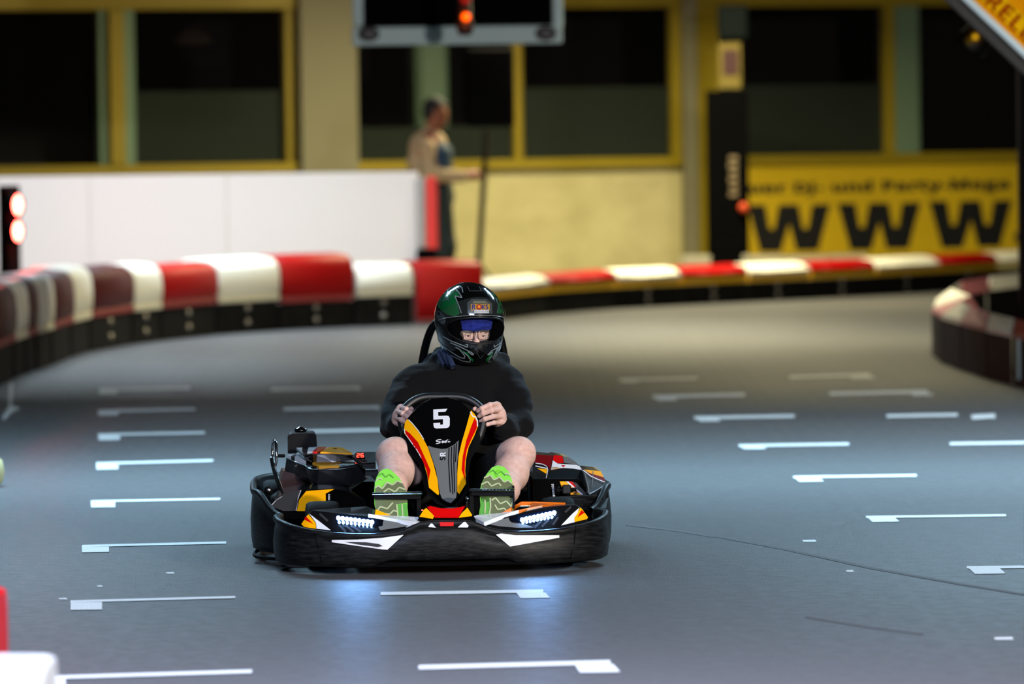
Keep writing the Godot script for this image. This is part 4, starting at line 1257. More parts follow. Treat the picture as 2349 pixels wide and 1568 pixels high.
func headlight(K: Node3D, low: Array, up: Array, ridge: Array, prints: Dictionary, big: Array, small: Array, lines: Array, s: float) -> void:
	var h := sub(K, "headlight_pod")
	var outline := []
	for p in low: outline.append([p[0], p[1] + (13.0 if p != low[0] else 6.0)])
	for i in range(up.size() - 2, 0, -1): outline.append(up[i])
	part(h, "face", patch(tool(), outline, pod_face, 8.0), M.print_dark)
	# hood on top: from the upper edge of the face back to the ridge
	var st := tool()
	st.set_smooth_group(0)
	var a := []
	for i in range(1, 7): a.append(pod_face(up[i][0], up[i][1]))
	var b := kp3(ridge.slice(0, a.size()))
	while b.size() < a.size(): b.append(b[-1])
	var c := []
	for p in b: c.append(p + Vector3(0, -0.07, -0.02))
	grid(st, [a, b, c])
	part(h, "hood", st, M.dark_grey)
	part(h, "yellow_tip", patch(tool(), prints.yellow, pod_print), M.print_yellow)
	var over := func(px, py): return pod_face(px, py) + Vector3(0, 0.0015, 0.004)
	part(h, "red_wedge", patch(tool(), prints.red, over), M.print_red)
	part(h, "white_band", patch(tool(), prints.white, pod_print), M.print_white)
	part(h, "grey_panel", patch(tool(), prints.grey, pod_print), M.print_grey)
	part(h, "lens_backing", patch(tool(), prints.lens, pod_print), mat(Color(0.02, 0.03, 0.06), 0.15, 0.0, 0.5, 1.0))
	for l in lines:
		part(h, "grey_line", patch(tool(), stroke(l, 5.0), pod_print), M.print_mid)
	var led := glow(Color(0.5, 0.72, 1.0), 160.0)
	for row in [[big, 9, 0.0075], [small, 9, 0.0045]]:
		for i in row[1]:
			var t: float = float(i) / (row[1] - 1)
			var p := pod_face(lerpf(row[0][0][0], row[0][1][0], t), lerpf(row[0][0][1], row[0][1][1], t)) + Vector3(0, 0.002, 0.006)
			part(h, "led", lathe(tool(), [[0.0, row[2] * 0.7], [row[2] * 0.7, row[2] * 0.5], [row[2], 0.0], [row[2] * 0.9, -row[2] * 0.5]], 12, Transform3D(Basis(Vector3.RIGHT, PI / 2), p)), led)
	var l := AreaLight3D.new()
	l.name = "light"
	l.area_size = Vector2(0.13, 0.03)
	l.area_normalize_energy = true
	l.light_color = Color(0.45, 0.68, 1.0)
	l.light_energy = 0.03
	l.area_range = 80.0
	l.shadow_enabled = true
	h.add_child(l)
	l.position = pod_face((big[0][0] + big[1][0]) * 0.5, (big[0][1] + big[1][1]) * 0.5 + 4) + Vector3(0, 0, 0.022)
	l.rotation = Vector3(deg_to_rad(2.0), PI, 0)

func left_pod(K: Node3D) -> void:
	# lower body panel in front of the engine
	var bz := func(px, py): return on_surface(px, py, -0.7, func(x, y): return -0.66 - 0.7 * (y - 0.2) + 0.25 * (x + 0.45))
	var bz2 := func(px, py): return bz.call(px, py) + Vector3(0, 0.001, 0.003)
	var sp := part(K, "side_pod", patch(tool(), [[612, 1166], [624, 1150], [650, 1130.7], [690, 1122.7], [768, 1120.5], [800, 1126], [840, 1150], [840, 1190], [640, 1190]], bz, 8.0, 0.3), M.gloss_black)
	part(sp, "grey_panel", patch(tool(), [[620, 1160], [634, 1143], [652, 1131], [690, 1123], [679, 1171], [650, 1172]], bz2), M.print_mid)
	part(sp, "yellow_panel", patch(tool(), [[681, 1172], [686.5, 1146], [702.6, 1126], [767, 1121.5], [747, 1132], [747.4, 1160], [715, 1172]], bz2), M.print_yellow)
	part(sp, "white_line", patch(tool(), stroke([[690, 1124], [684, 1142], [679, 1171]], 2.2), bz2), M.print_white)
	part(sp, "white_line", patch(tool(), stroke([[621, 1160], [634, 1147], [648, 1138]], 2.0), bz2), M.print_white)
	part(sp, "small_lettering", text_on(tool(), "SODI", Vector2(757, 1133), 4.5, bz2, PI / 2, 1.0), M.print_white)
	# engine cover, two decks
	var low := part(K, "engine_cover", hull(tool(), kp3([[657, 1051, -1.18], [700, 1066.5, -1.06], [709, 1076, -1.02], [731, 1076.5, -1.0], [812, 1073, -1.0], [838, 1062, -1.02], [812, 1058, -1.28], [700, 1048, -1.36], [673, 1045, -1.34]]), kp3([[652, 1085, -1.18], [690, 1092, -1.06], [706, 1096, -1.03], [728, 1110, -1.02], [800, 1112, -1.02], [838, 1100, -1.03], [812, 1090, -1.28], [700, 1080, -1.36], [673, 1077, -1.34]])), M.dark_grey)
	part(low, "yellow_panel", hull(tool(), lifted([[717, 1068, -1.06], [732, 1075.6, -1.004], [778, 1074.2, -1.004], [787, 1059.5, -1.18], [724, 1062.5, -1.14]], 0.012), kp3([[717, 1069, -1.06], [732, 1076.6, -1.004], [778, 1075.2, -1.004], [787, 1060.5, -1.18], [724, 1063.5, -1.14]])), M.print_yellow)
	part(low, "white_panel", hull(tool(), lifted([[660, 1050.5, -1.2], [674, 1046, -1.32], [704, 1053.5, -1.24], [702, 1064, -1.08]], 0.012), kp3([[660, 1051.5, -1.2], [674, 1047, -1.32], [704, 1054.5, -1.24], [702, 1065, -1.08]])), M.print_white)
	part(low, "grey_panel", hull(tool(), lifted([[668, 1054, -1.17], [679, 1050, -1.25], [676, 1057, -1.14]], 0.015), kp3([[668, 1054.6, -1.17], [679, 1050.6, -1.25], [676, 1057.6, -1.14]])), M.print_dark)
	for q in [[722.6, 1071.5, 0.018], [789.6, 1069, 0.022]]:
		part(low, "fastener", lathe(tool(), [[0.0, 0.0], [q[2] * 0.7, 0.001], [q[2], 0.006], [q[2] * 1.1, 0.0]], 20, Transform3D(Basis(), kp(q[0], q[1], -1.04))), M.gloss_black)
	part(low, "bright_edge", tube(tool(), kp3([[708, 1076, -1.018], [731, 1077, -0.998], [780, 1075.5, -0.998], [812, 1073, -0.998], [812, 1060, -1.2]]), 0.0022, 6), M.steel)
	part(low, "bright_edge", tube(tool(), kp3([[657, 1051, -1.178], [680, 1060, -1.11], [700, 1067, -1.058], [708, 1076, -1.018]]), 0.0025, 6), M.steel)
	var deck := part(K, "cover_deck", hull(tool(), kp3([[696, 1043.5, -1.1], [717, 1041, -1.09], [771, 1042, -1.09], [810, 1044, -1.1], [806, 1040, -1.2], [784, 1030, -1.36], [730, 1028, -1.4], [677, 1030, -1.38]]), kp3([[699, 1053, -1.1], [719, 1061, -1.1], [771, 1059, -1.1], [815, 1054, -1.1], [810, 1052, -1.2], [786, 1050, -1.36], [730, 1049, -1.4], [680, 1047, -1.38]])), M.gloss_black)
	var deco := func(list, m, nm):
		var a := kp3(list)
		var b := []
		for i in a.size():
			a[i] += Vector3(0, 0.008, 0)
			b.append(a[i] - Vector3(0, 0.007, 0))
		part(deck, nm, hull(tool(), a, b), m)
	deco.call([[679, 1030.5, -1.37], [694, 1030, -1.375], [691, 1038, -1.2], [695, 1042, -1.12]], M.print_white, "white_panel")
	deco.call([[708, 1029.5, -1.385], [728, 1028.3, -1.395], [717, 1039.5, -1.12], [705, 1040, -1.14]], M.print_white, "white_panel")
	deco.call([[730, 1028.3, -1.395], [752, 1028.8, -1.38], [728, 1040.3, -1.12], [717, 1039.7, -1.12]], M.print_red, "red_panel")
	deco.call([[756, 1029, -1.38], [784, 1030.2, -1.355], [804, 1040, -1.2], [808, 1043, -1.11], [735, 1040.6, -1.11]], M.print_yellow, "yellow_panel")
	part(deck, "fuel_cap", lathe(tool(), [[0.0, 0.006], [0.009, 0.005], [0.011, 0.0]], 14, Transform3D(Basis(), kp(768, 1033, -1.3) + Vector3(0, 0.004, 0))), M.near_black)
	part(deck, "front_edge", tube(tool(), kp3([[677, 1030, -1.38], [696, 1043.5, -1.098], [717, 1041, -1.088], [771, 1042, -1.088], [810, 1044, -1.098], [836, 1062, -1.0]]), 0.0028, 6), M.dark_grey)
	# bracket under the cover with bolts, dark red engine guard
	var br := part(K, "engine_bracket", slab([[709, 1084], [812, 1082], [845, 1096], [800, 1126], [720, 1126]], -1.04, 0.03), M.dark_grey)
	part(br, "recess", slab([[728, 1088], [800, 1088], [796, 1112], [760, 1120], [740, 1104]], -1.034, 0.006), M.near_black)
	for q in [[742.7, 1098.5], [755, 1097.5]]:
		part(br, "bolt", lathe(tool(), [[0.0, 0.008], [0.006, 0.006], [0.009, 0.0]], 12, Transform3D(Basis(Vector3.RIGHT, PI / 2), kp(q[0], q[1], -1.03))), M.steel)
	part(K, "engine_guard", slab([[650, 1080], [706, 1094], [724, 1126], [655, 1134], [640, 1110]], -1.1, 0.25), mat(Color(0.12, 0.025, 0.035), 0.3, 0.0, 0.5, 0.5))
	part(K, "engine_block", box_at(kp(690, 1150, -1.3), kp(860, 1090, -1.7), 0.02), M.tank)
	# reservoir with cap
	var tank := part(K, "reservoir", hull(tool(), kpa([[660, 1040], [660, 1003], [663.5, 996], [670, 993.5], [716, 992], [722, 994], [725.5, 999], [729, 1040]], -1.42), kpa([[660, 1038], [660, 998], [664, 991], [670, 988.5], [714, 987], [721, 989], [724, 994], [728, 1038]], -1.56)), M.tank)
	part(tank, "top_edge", tube(tool(), kpa([[660.5, 1005], [664, 996.5], [670, 994], [716, 992.5], [722, 994.5], [725.5, 999.5]], -1.418), 0.0028, 6), M.dark_grey)
	part(tank, "filler_cap", lathe(tool(), [[0.0, 0.014], [0.008, 0.014], [0.01, 0.01], [0.02, 0.009], [0.026, 0.002], [0.026, -0.006], [0.015, -0.008], [0.015, -0.02]], 20, Transform3D(Basis(), kp(690, 986, -1.49))), M.gloss_black)
	# bright grab hoop on a post
	var hoop := sub(K, "grab_hoop")
	part(hoop, "ring", tube(tool(), smooth_path(kp3([[629, 1010, -1.2], [633, 1016, -1.17], [634, 1040, -1.15], [633, 1062, -1.15], [629.5, 1069, -1.16], [626, 1060, -1.2], [625, 1040, -1.22], [626, 1016, -1.22]]), 5, true), 0.0055, 10, true), M.chrome)
	part(hoop, "post", tube(tool(), smooth_path(kp3([[624, 1050, -1.2], [627, 1068, -1.17], [634, 1094, -1.12], [641, 1114, -1.08], [647, 1134, -1.05]]), 4), 0.0095, 10), M.steel)
	part(hoop, "pivot", tube(tool(), kp3([[632, 1045, -1.18], [652, 1045, -1.2]]), 0.007, 8), M.black)
	part(hoop, "pivot_bolt", lathe(tool(), [[0.0, 0.014], [0.012, 0.01], [0.018, 0.0]], 14, Transform3D(Basis(Vector3.RIGHT, PI / 2), kp(616, 1124, -1.0))), M.steel)
	# console with the glowing lap display
	var con := part(K, "display_console", hull(tool(), kp3([[808, 1046, -1.02], [833, 1063, -0.98], [862, 1061.5, -0.98], [862, 1036, -1.2], [818, 1036, -1.2]]), kp3([[808, 1052, -1.02], [833, 1075, -0.98], [862, 1075, -0.98], [862, 1050, -1.2], [818, 1050, -1.2]])), M.dark_grey)
	part(con, "bright_edge", tube(tool(), kp3([[833, 1062.5, -0.977], [860, 1060.5, -0.977]]), 0.002, 6), M.steel)
	var ds := part(con, "display_screen", hull(tool(), kp3([[814.5, 1049.5, -1.03], [838, 1049.5, -1.03], [836, 1038, -1.07], [816, 1038, -1.07]]), kp3([[814.5, 1053, -1.03], [838, 1053, -1.03], [836, 1042, -1.07], [816, 1042, -1.07]])), M.near_black)
	var seg := glow(Color(1.0, 0.2, 0.05), 3.0)
	var dz := func(px, py): return kp(px, py, lerpf(-1.064, -1.026, (py - 1039.0) / 9.0))
	var digits := tool()
	for x in [818.5, 828.0]:
		for l in [[[0, 1039.8], [6, 1039.8]], [[0, 1043.8], [6, 1043.8]], [[0, 1047.8], [6, 1047.8]], [[6, 1039.8], [6, 1043.8]] if x < 820 else [[0, 1039.8], [0, 1047.8]], [[0, 1043.8], [0, 1047.8]] if x < 820 else [[6, 1043.8], [6, 1047.8]]]:
			patch(digits, stroke([[x + l[0][0], l[0][1]], [x + l[1][0], l[1][1]]], 2.2), dz, 20.0)
	part(con, "display_digits", digits, seg)

func right_pod(K: Node3D) -> void:
	var cz := func(px, py): return on_surface(px, py, -1.1, func(x, y): return -0.98 - 1.6 * (y - 0.33))
	var cz2 := func(px, py): return cz.call(px, py) + Vector3(0, 0.0015, 0.003)
	var cv := part(K, "tank_cover", patch(tool(), [[1222, 1042], [1232, 1042], [1268, 1045], [1272, 1043], [1290, 1045.5], [1303, 1049], [1320, 1058.5], [1330, 1068], [1337, 1078], [1352, 1134], [1322, 1106], [1300, 1101], [1257, 1103], [1250, 1110], [1222, 1112]], cz, 8.0, 0.2), M.dark_grey)
	part(cv, "dark_red_panel", patch(tool(), [[1224, 1043], [1232, 1042.6], [1268, 1045.5], [1262, 1077], [1255, 1068], [1227, 1061]], cz2), M.print_deep_red)
	part(cv, "red_panel", patch(tool(), [[1270, 1044], [1290, 1046], [1293, 1062], [1279, 1063], [1268, 1055.5]], cz2), M.print_red)
	part(cv, "grey_panel", patch(tool(), [[1291, 1046], [1303, 1049.5], [1320, 1059], [1328, 1067], [1322, 1066], [1294, 1062]], cz2), M.print_grey)
	part(cv, "white_panel", patch(tool(), [[1268, 1056], [1279, 1063.5], [1322, 1066.5], [1329, 1069], [1336, 1078.5], [1315, 1075], [1295, 1073.6], [1283, 1074], [1264, 1077.5]], cz2), M.print_white)
	part(cv, "yellow_panel", patch(tool(), [[1264, 1078], [1266, 1070], [1283, 1072.5], [1284, 1074.5]], cz2), M.print_yellow)
	var cz3 := func(px, py): return cz.call(px, py) + Vector3(0, 0.002, 0.006)
	part(cv, "red_mark", patch(tool(), [[1287, 1066.5], [1297, 1068], [1292, 1072]], cz3), M.print_red)
	part(cv, "black_band", patch(tool(), [[1260, 1080], [1278, 1076.5], [1295, 1075], [1315, 1076.5], [1336, 1081], [1349, 1134], [1322, 1105.5], [1300, 1101], [1257, 1103]], cz2), M.tank)
	part(cv, "white_line", patch(tool(), stroke([[1228, 1062.5], [1245, 1065], [1254, 1070], [1256.5, 1078], [1252, 1101]], 1.6), cz3), M.print_white)
	part(cv, "white_line", patch(tool(), stroke([[1228, 1069], [1255, 1075]], 2.2), cz3), M.print_white)
	part(cv, "yellow_panel", patch(tool(), [[1232, 1074.5], [1255, 1077], [1253, 1087]], cz3), M.print_yellow)
	# recess with the striped panel and a clamp
	var rc := part(K, "side_pod", slab([[1222, 1098], [1330, 1098], [1352, 1136], [1345, 1160], [1222, 1160]], -0.86, 0.3), M.near_black)
	var rz := func(px, py): return kp(px, py, -0.856)
	var rz2 := func(px, py): return kp(px, py, -0.853)
	part(rc, "yellow_panel", patch(tool(), [[1284, 1103.5], [1297, 1103.5], [1333, 1134], [1310, 1134], [1288, 1116]], rz), M.print_yellow)
	part(rc, "white_stripe", patch(tool(), [[1298, 1103.5], [1303, 1103.5], [1338, 1134], [1333, 1134]], rz), M.print_white)
	part(rc, "red_stripe", patch(tool(), [[1303, 1103.5], [1312, 1103.5], [1322, 1114], [1318, 1117]], rz), M.print_red)
	part(rc, "grey_stripe", patch(tool(), [[1312, 1104], [1322, 1107], [1348, 1134], [1338, 1134], [1320, 1117]], rz), M.print_mid)
	part(rc, "small_lettering", text_on(tool(), "SODIKART", Vector2(1270, 1109), 5.5, rz2, PI / 2 - 0.12, 0.95), M.print_white)
	var cl := sub(K, "clamp")
	part(cl, "block", box(tool(), Vector3(0.034, 0.036, 0.03), Transform3D(Basis(), kp(1299.5, 1121.5, -0.835)), 0.004), M.dark_grey)
	part(cl, "rod", tube(tool(), kp3([[1277, 1124, -0.835], [1322, 1122, -0.835]]), 0.008, 10), M.steel)
	part(cl, "rod_end", lathe(tool(), [[0.0, 0.02], [0.014, 0.016], [0.016, 0.0], [0.0, -0.002]], 14, Transform3D(Basis(Vector3(0, 0, 1), PI / 2), kp(1283, 1124, -0.835))), M.black)
	# outer shoulder with graphics
	var oz := func(px, py): return on_surface(px, py, -0.8, func(x, y): return -0.76 - 2.2 * (y - 0.26) - 0.3 * (x - 0.6))
	var oz2 := func(px, py): return oz.call(px, py) + Vector3(0, 0.0015, 0.003)
	var oz3 := func(px, py): return oz.call(px, py) + Vector3(0, 0.002, 0.005)
	var sh := part(K, "pod_shoulder", patch(tool(), [[1336, 1077], [1345, 1076], [1378, 1080], [1385, 1094], [1390, 1106], [1391, 1112], [1372, 1124], [1351, 1134], [1348, 1125]], oz, 8.0, 0.25), M.print_mid)
	part(sh, "yellow_panel", patch(tool(), [[1339, 1077], [1378, 1081], [1385, 1095], [1372, 1091], [1352, 1085]], oz2), M.print_yellow)
	part(sh, "dark_red_panel", patch(tool(), [[1342, 1080], [1352, 1085], [1372, 1091], [1385, 1095], [1389, 1105], [1372, 1098], [1356, 1092]], oz2), M.print_deep_red)
	part(sh, "white_line", patch(tool(), stroke([[1338, 1079], [1356, 1093], [1372, 1100], [1387, 1106]], 2.2), oz3), M.print_white)
	part(sh, "white_line", patch(tool(), stroke([[1360, 1081], [1360, 1094], [1357, 1118]], 1.8), oz3), M.print_grey)
	part(sh, "white_line", patch(tool(), stroke([[1341, 1085], [1348, 1110], [1351, 1131]], 2.4), oz3), M.print_grey)
	part(sh, "bright_edge", patch(tool(), stroke([[1352, 1133], [1372, 1123], [1390, 1110]], 2.2), oz3), M.print_white)
	part(K, "pod_skirt", hull(tool(), kp3([[1258, 1141, -0.62], [1350, 1136, -0.6], [1391, 1112, -0.72], [1396, 1140, -0.7], [1390, 1165, -0.6], [1330, 1170, -0.56], [1258, 1175, -0.58]]), kp3([[1258, 1138, -0.9], [1350, 1134, -0.9], [1391, 1110, -0.95], [1394, 1138, -0.95], [1388, 1160, -0.9], [1330, 1165, -0.9], [1258, 1170, -0.9]])), M.plastic)

# ---------------------------------------------------------------- the driver (in the kart's frame)
var head_xf: Transform3D        # head frame inside the kart's frame
func hp(px: float, py: float, z: float) -> Vector3:          # pixel -> plane of the head frame -> kart frame
	var w := kart_xf * head_xf
	var o := w.affine_inverse() * EYE
	var d := w.basis.inverse() * ray(px, py)
	return head_xf * (o + d * ((z - o.z) / d.z))
func ell(p: Vector3, c: Vector3, r: Vector3) -> float:
	var q := (p - c) / r
	return (q.length() - 1.0) * minf(r.x, minf(r.y, r.z))
func helm(p: Vector3) -> float:
	var a := ell(p, Vector3(0, 0.022, -0.02), Vector3(0.136, 0.143, 0.165))
	var b := ell(p, Vector3(0, -0.078, 0.032), Vector3(0.108, 0.082, 0.112))
	var k := 0.06
	var h: float = max(k - absf(a - b), 0.0) / k
	return minf(a, b) - h * h * k * 0.25
func helm_at(dir: Vector3) -> Vector3:
	var lo := 0.0
	var hi := 0.3
	for i in 22:
		var m := (lo + hi) * 0.5
		if helm(dir * m) < 0.0: lo = m
		else: hi = m
	return dir * lo
func helm_hit(px: float, py: float, lift := 0.0015) -> Vector3:
	var w := kart_xf * head_xf
	var o := w.affine_inverse() * EYE
	var d := (w.basis.inverse() * ray(px, py)).normalized()
	var t0 := -o.dot(d)
	var near := o + d * t0
	var t := t0 - 0.3
	var best := near
	var bestv := 1e9
	while t < t0 + 0.02:
		var v := helm(o + d * t)
		if v < bestv:
			bestv = v
			best = o + d * t
		if v < 0.0:
			var lo := t - 0.01
			var hi := t
			for i in 12:
				var m := (lo + hi) * 0.5
				if helm(o + d * m) < 0.0: hi = m
				else: lo = m
			best = o + d * lo
			break
		t += 0.01
	var e := 0.002
	var miss := maxf(bestv, 0.0)
	var n := Vector3(helm(best + Vector3(e, 0, 0)) - helm(best - Vector3(e, 0, 0)), helm(best + Vector3(0, e, 0)) - helm(best - Vector3(0, e, 0)), helm(best + Vector3(0, 0, e)) - helm(best - Vector3(0, 0, e))).normalized()
	return head_xf * (best + n * (lift - miss * 1.05))

func hand_bones(fingers: Array, palm: Array, thumb: Array) -> Array:
	var b := []
	b.append_array(chain(kp3(palm), [0.021, 0.023, 0.024, 0.029], 0.02))
	for i in fingers.size():
		var r := 0.0098 if i < 3 else 0.0085
		b.append_array(chain(kp3(fingers[i]), [r * 1.12, r * 1.04, r * 0.95, r * 0.86], 0.004))
	b.append_array(chain(kp3(thumb), [0.015, 0.0125, 0.0115, 0.0095], 0.006))
	return b

func driver() -> void:
	head_xf = Transform3D(Basis.from_euler(Vector3(deg_to_rad(7.0), deg_to_rad(13.0), deg_to_rad(-1.5))), kp(1079, 744, -1.13))
	var P := thing("person", "person in a black sweatshirt and dark helmet driving the go-kart in green shoes", "person", kart_xf)
	var skin := mat(Color(0.88, 0.74, 0.68), 0.65, 0.0, 0.35)
	skin.albedo_texture = noise_tex(0.03, Color(0.86, 0.8, 0.8), Color(1, 1, 1), 256, 61, 3)
	skin.uv1_triplanar = true
	skin.uv1_scale = Vector3.ONE * 5.0
	skin.subsurf_scatter_enabled = true
	skin.subsurf_scatter_strength = 0.1
	# body: one continuous figure, hands and head on finer grids
	var hipL := kp(1010, 1128, -1.04)
	var hipR := kp(1100, 1128, -1.04)
	var kneeL := kp(907, 1046, -0.62)
	var kneeR := kp(1190, 1040, -0.62)
	var ankL := kp(897, 1150, -0.27)
	var ankR := kp(1146, 1160, -0.27)
	var shL := kp(946, 888, -1.16)
	var shR := kp(1160, 885, -1.14)
	var elL := kp(913, 970, -1.0)
	var elR := kp(1185, 966, -0.98)
	var wrL := kp(918, 978, -0.86)
	var wrR := kp(1156, 980, -0.865)
	var bones := []
	bones.append_array(chain([hipL, hipL.lerp(kneeL, 0.6), kneeL], [0.085, 0.076, 0.068]))
	bones.append_array(chain([hipR, hipR.lerp(kneeR, 0.6), kneeR], [0.085, 0.074, 0.062]))
	bones.append_array(chain([kneeL, kneeL.lerp(ankL, 0.3) + Vector3(0.012, -0.01, -0.015), kneeL.lerp(ankL, 0.65), ankL], [0.07, 0.066, 0.052, 0.038]))
	bones.append_array(chain([kneeL + Vector3(0.03, -0.02, -0.03), kp(945, 1092, -0.58)], [0.05, 0.042]))
	bones.append_array(chain([kneeR + Vector3(0.0, 0.0, 0.0), kneeR.lerp(ankR, 0.35) + Vector3(-0.004, -0.01, -0.02), kneeR.lerp(ankR, 0.7), ankR], [0.06, 0.064, 0.05, 0.038]))
	bones.append([kneeR + Vector3(-0.035, -0.005, -0.02), kneeR + Vector3(-0.03, -0.06, -0.01), 0.048, 0.05])
	bones.append_array(chain([ankL, kp(905, 1200, -0.24)], [0.04, 0.036]))
	bones.append_array(chain([ankR, kp(1135, 1200, -0.24)], [0.04, 0.036]))
	bones.append([hipL, hipR, 0.1, 0.1])
	bones.append([(hipL + hipR) * 0.5, kp(1055, 900, -1.2), 0.11, 0.1])
	bones.append([shL, shR, 0.06, 0.06])
	bones.append_array(chain([shL, elL, wrL], [0.055, 0.045, 0.03]))
	bones.append_array(chain([shR, elR, wrR], [0.055, 0.045, 0.03]))
	bones.append([kp(1058, 870, -1.19), head_xf * Vector3(0, -0.06, -0.02), 0.06, 0.055])
	var st := SurfaceTool.new()
	st.begin(Mesh.PRIMITIVE_TRIANGLES)
	st.append_from(net(bones, 0.011, 0.03), 0, Transform3D())
	var fr := [[[1139, 927, -0.802], [1124, 928, -0.757], [1105, 936, -0.757], [1096, 942, -0.772]], [[1146, 939, -0.802], [1128, 941, -0.754], [1108, 948, -0.755], [1099, 954, -0.77]], [[1149, 954, -0.802], [1131, 955, -0.756], [1112, 961, -0.757], [1103, 966, -0.772]], [[1148, 969, -0.802], [1133, 969, -0.766], [1118, 973, -0.766], [1110, 977, -0.778]]]
	st.append_from(net(hand_bones(fr, [[1139, 932, -0.815], [1145, 950, -0.82], [1146, 966, -0.83], [1156, 980, -0.865]], [[1140, 955, -0.85], [1118, 940, -0.835], [1098, 935, -0.808], [1089, 938, -0.785]]), 0.003, 0.006), 0, Transform3D())
	var fl := [[[922, 935, -0.802], [932, 938, -0.757], [944, 948, -0.757], [950, 954, -0.772]], [[914, 944, -0.802], [924, 949, -0.754], [939, 959, -0.755], [946, 964, -0.77]], [[911, 958, -0.802], [921, 963, -0.756], [936, 972, -0.757], [943, 977, -0.772]], [[912, 972, -0.802], [920, 977, -0.766], [932, 984, -0.766], [939, 988, -0.778]]]
	st.append_from(net(hand_bones(fl, [[921, 938, -0.815], [916, 954, -0.82], [915, 968, -0.83], [918, 978, -0.86]], [[922, 952, -0.85], [930, 936, -0.835], [938, 934, -0.808], [944, 938, -0.785]]), 0.003, 0.006), 0, Transform3D())
	var H := func(x, y, z): return head_xf * Vector3(x, y, z)
	st.append_from(net([[H.call(0, 0.03, -0.02), H.call(0, 0.0, 0.0), 0.088, 0.082], [H.call(-0.03, -0.03, 0.045), H.call(0.03, -0.03, 0.045), 0.035, 0.035], [H.call(0, -0.075, 0.04), H.call(0, -0.085, 0.05), 0.035, 0.03], [H.call(0, -0.028, 0.082), H.call(0, -0.06, 0.103), 0.007, 0.012], [H.call(-0.013, -0.062, 0.09), H.call(0.013, -0.062, 0.09), 0.007, 0.007], [H.call(-0.05, -0.006, 0.062), H.call(0.05, -0.006, 0.062), 0.016, 0.016], [H.call(-0.045, -0.055, 0.058), H.call(-0.03, -0.06, 0.063), 0.02, 0.02], [H.call(0.045, -0.055, 0.058), H.call(0.03, -0.06, 0.063), 0.02, 0.02], [H.call(-0.02, -0.088, 0.08), H.call(0.02, -0.088, 0.08), 0.008, 0.008], [H.call(0, 0, 0), H.call(0, -0.12, -0.04), 0.06, 0.055]], 0.004, 0.012), 0, Transform3D())
	place(P, "body", st.commit(), skin, "bare legs, hands and face")
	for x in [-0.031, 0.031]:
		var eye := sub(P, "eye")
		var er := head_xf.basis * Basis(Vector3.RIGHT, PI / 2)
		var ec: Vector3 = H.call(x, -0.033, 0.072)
		part(eye, "eyeball", lathe(tool(), [[0.0, 0.0095], [0.0048, 0.0082], [0.0082, 0.0048], [0.0095, 0.0]], 14, Transform3D(er, ec)), mat(Color(0.36, 0.32, 0.3), 0.2))  # eye white darkened in its colour for the shade inside the helmet
		part(eye, "iris", lathe(tool(), [[0.0, 0.0102], [0.0046, 0.0092]], 14, Transform3D(er, ec)), mat(Color(0.05, 0.04, 0.03), 0.15))
		part(eye, "eyelid", tube(tool(), [ec + head_xf.basis * Vector3(-0.012, 0.003, 0.004), ec + head_xf.basis * Vector3(-0.005, 0.0075, 0.008), ec + head_xf.basis * Vector3(0.005, 0.0075, 0.008), ec + head_xf.basis * Vector3(0.012, 0.003, 0.004)], 0.0042, 8), skin)
		part(eye, "eyelid", tube(tool(), [ec + head_xf.basis * Vector3(-0.012, -0.002, 0.004), ec + head_xf.basis * Vector3(-0.005, -0.0075, 0.007), ec + head_xf.basis * Vector3(0.005, -0.0075, 0.007), ec + head_xf.basis * Vector3(0.012, -0.002, 0.004)], 0.0036, 8), skin)
		part(eye, "eyebrow", tube(tool(), [H.call(x - 0.016, -0.017, 0.081), H.call(x, -0.013, 0.083), H.call(x + 0.016, -0.017, 0.081)], 0.0032, 6), mat(Color(0.12, 0.07, 0.05), 0.8))
	# clothes
	var black := mat(Color(0.022, 0.023, 0.027), 0.9, 0.0, 0.3)
	black.rim_enabled = true
	black.rim = 0.25
	black.normal_enabled = true
	black.normal_texture = bump_tex(0.1, 256, 9, 3.0)
	black.normal_scale = 0.4
	black.uv1_triplanar = true
	black.uv1_scale = Vector3.ONE * 6.0
	var jb := []
	jb.append([shL, shR, 0.068, 0.068])
	jb.append([kp(1003, 900, -1.17), kp(1108, 898, -1.15), 0.122, 0.122])
	jb.append([kp(1000, 960, -1.14), kp(1112, 960, -1.12), 0.128, 0.128])
	jb.append([kp(1005, 1040, -1.1), kp(1112, 1040, -1.08), 0.13, 0.13])
	jb.append_array(chain([shL + Vector3(0.005, 0, 0), shL.lerp(elL, 0.5) + Vector3(-0.01, 0, 0), elL, wrL], [0.068, 0.068, 0.062, 0.042]))
	jb.append_array(chain([shR, shR.lerp(elR, 0.5) + Vector3(0.008, 0, 0), elR + Vector3(0, -0.012, 0), wrR], [0.068, 0.066, 0.056, 0.042]))
	jb.append([shL + Vector3(0.02, 0.01, -0.01), kp(1045, 850, -1.17), 0.06, 0.062])
	jb.append([shR + Vector3(-0.02, 0.01, -0.01), kp(1075, 850, -1.17), 0.06, 0.062])
	jb.append([wrL, kp(917, 972, -0.842), 0.042, 0.036])
	jb.append([wrR, kp(1153, 977, -0.848), 0.042, 0.036])
	# hood lying round the neck
	jb.append_array(chain(kp3([[1020, 838, -1.1], [1000, 828, -1.17], [1012, 818, -1.27], [1060, 812, -1.32], [1110, 818, -1.28], [1150, 826, -1.18], [1130, 836, -1.1]]), [0.022, 0.03, 0.034, 0.036, 0.034, 0.03, 0.022], 0.02))
	place(P, "sweatshirt", net(jb, 0.0105, 0.045, 0.009, 7.0), black)
	var scarf := mat(Color(0.05, 0.12, 0.24), 0.85)
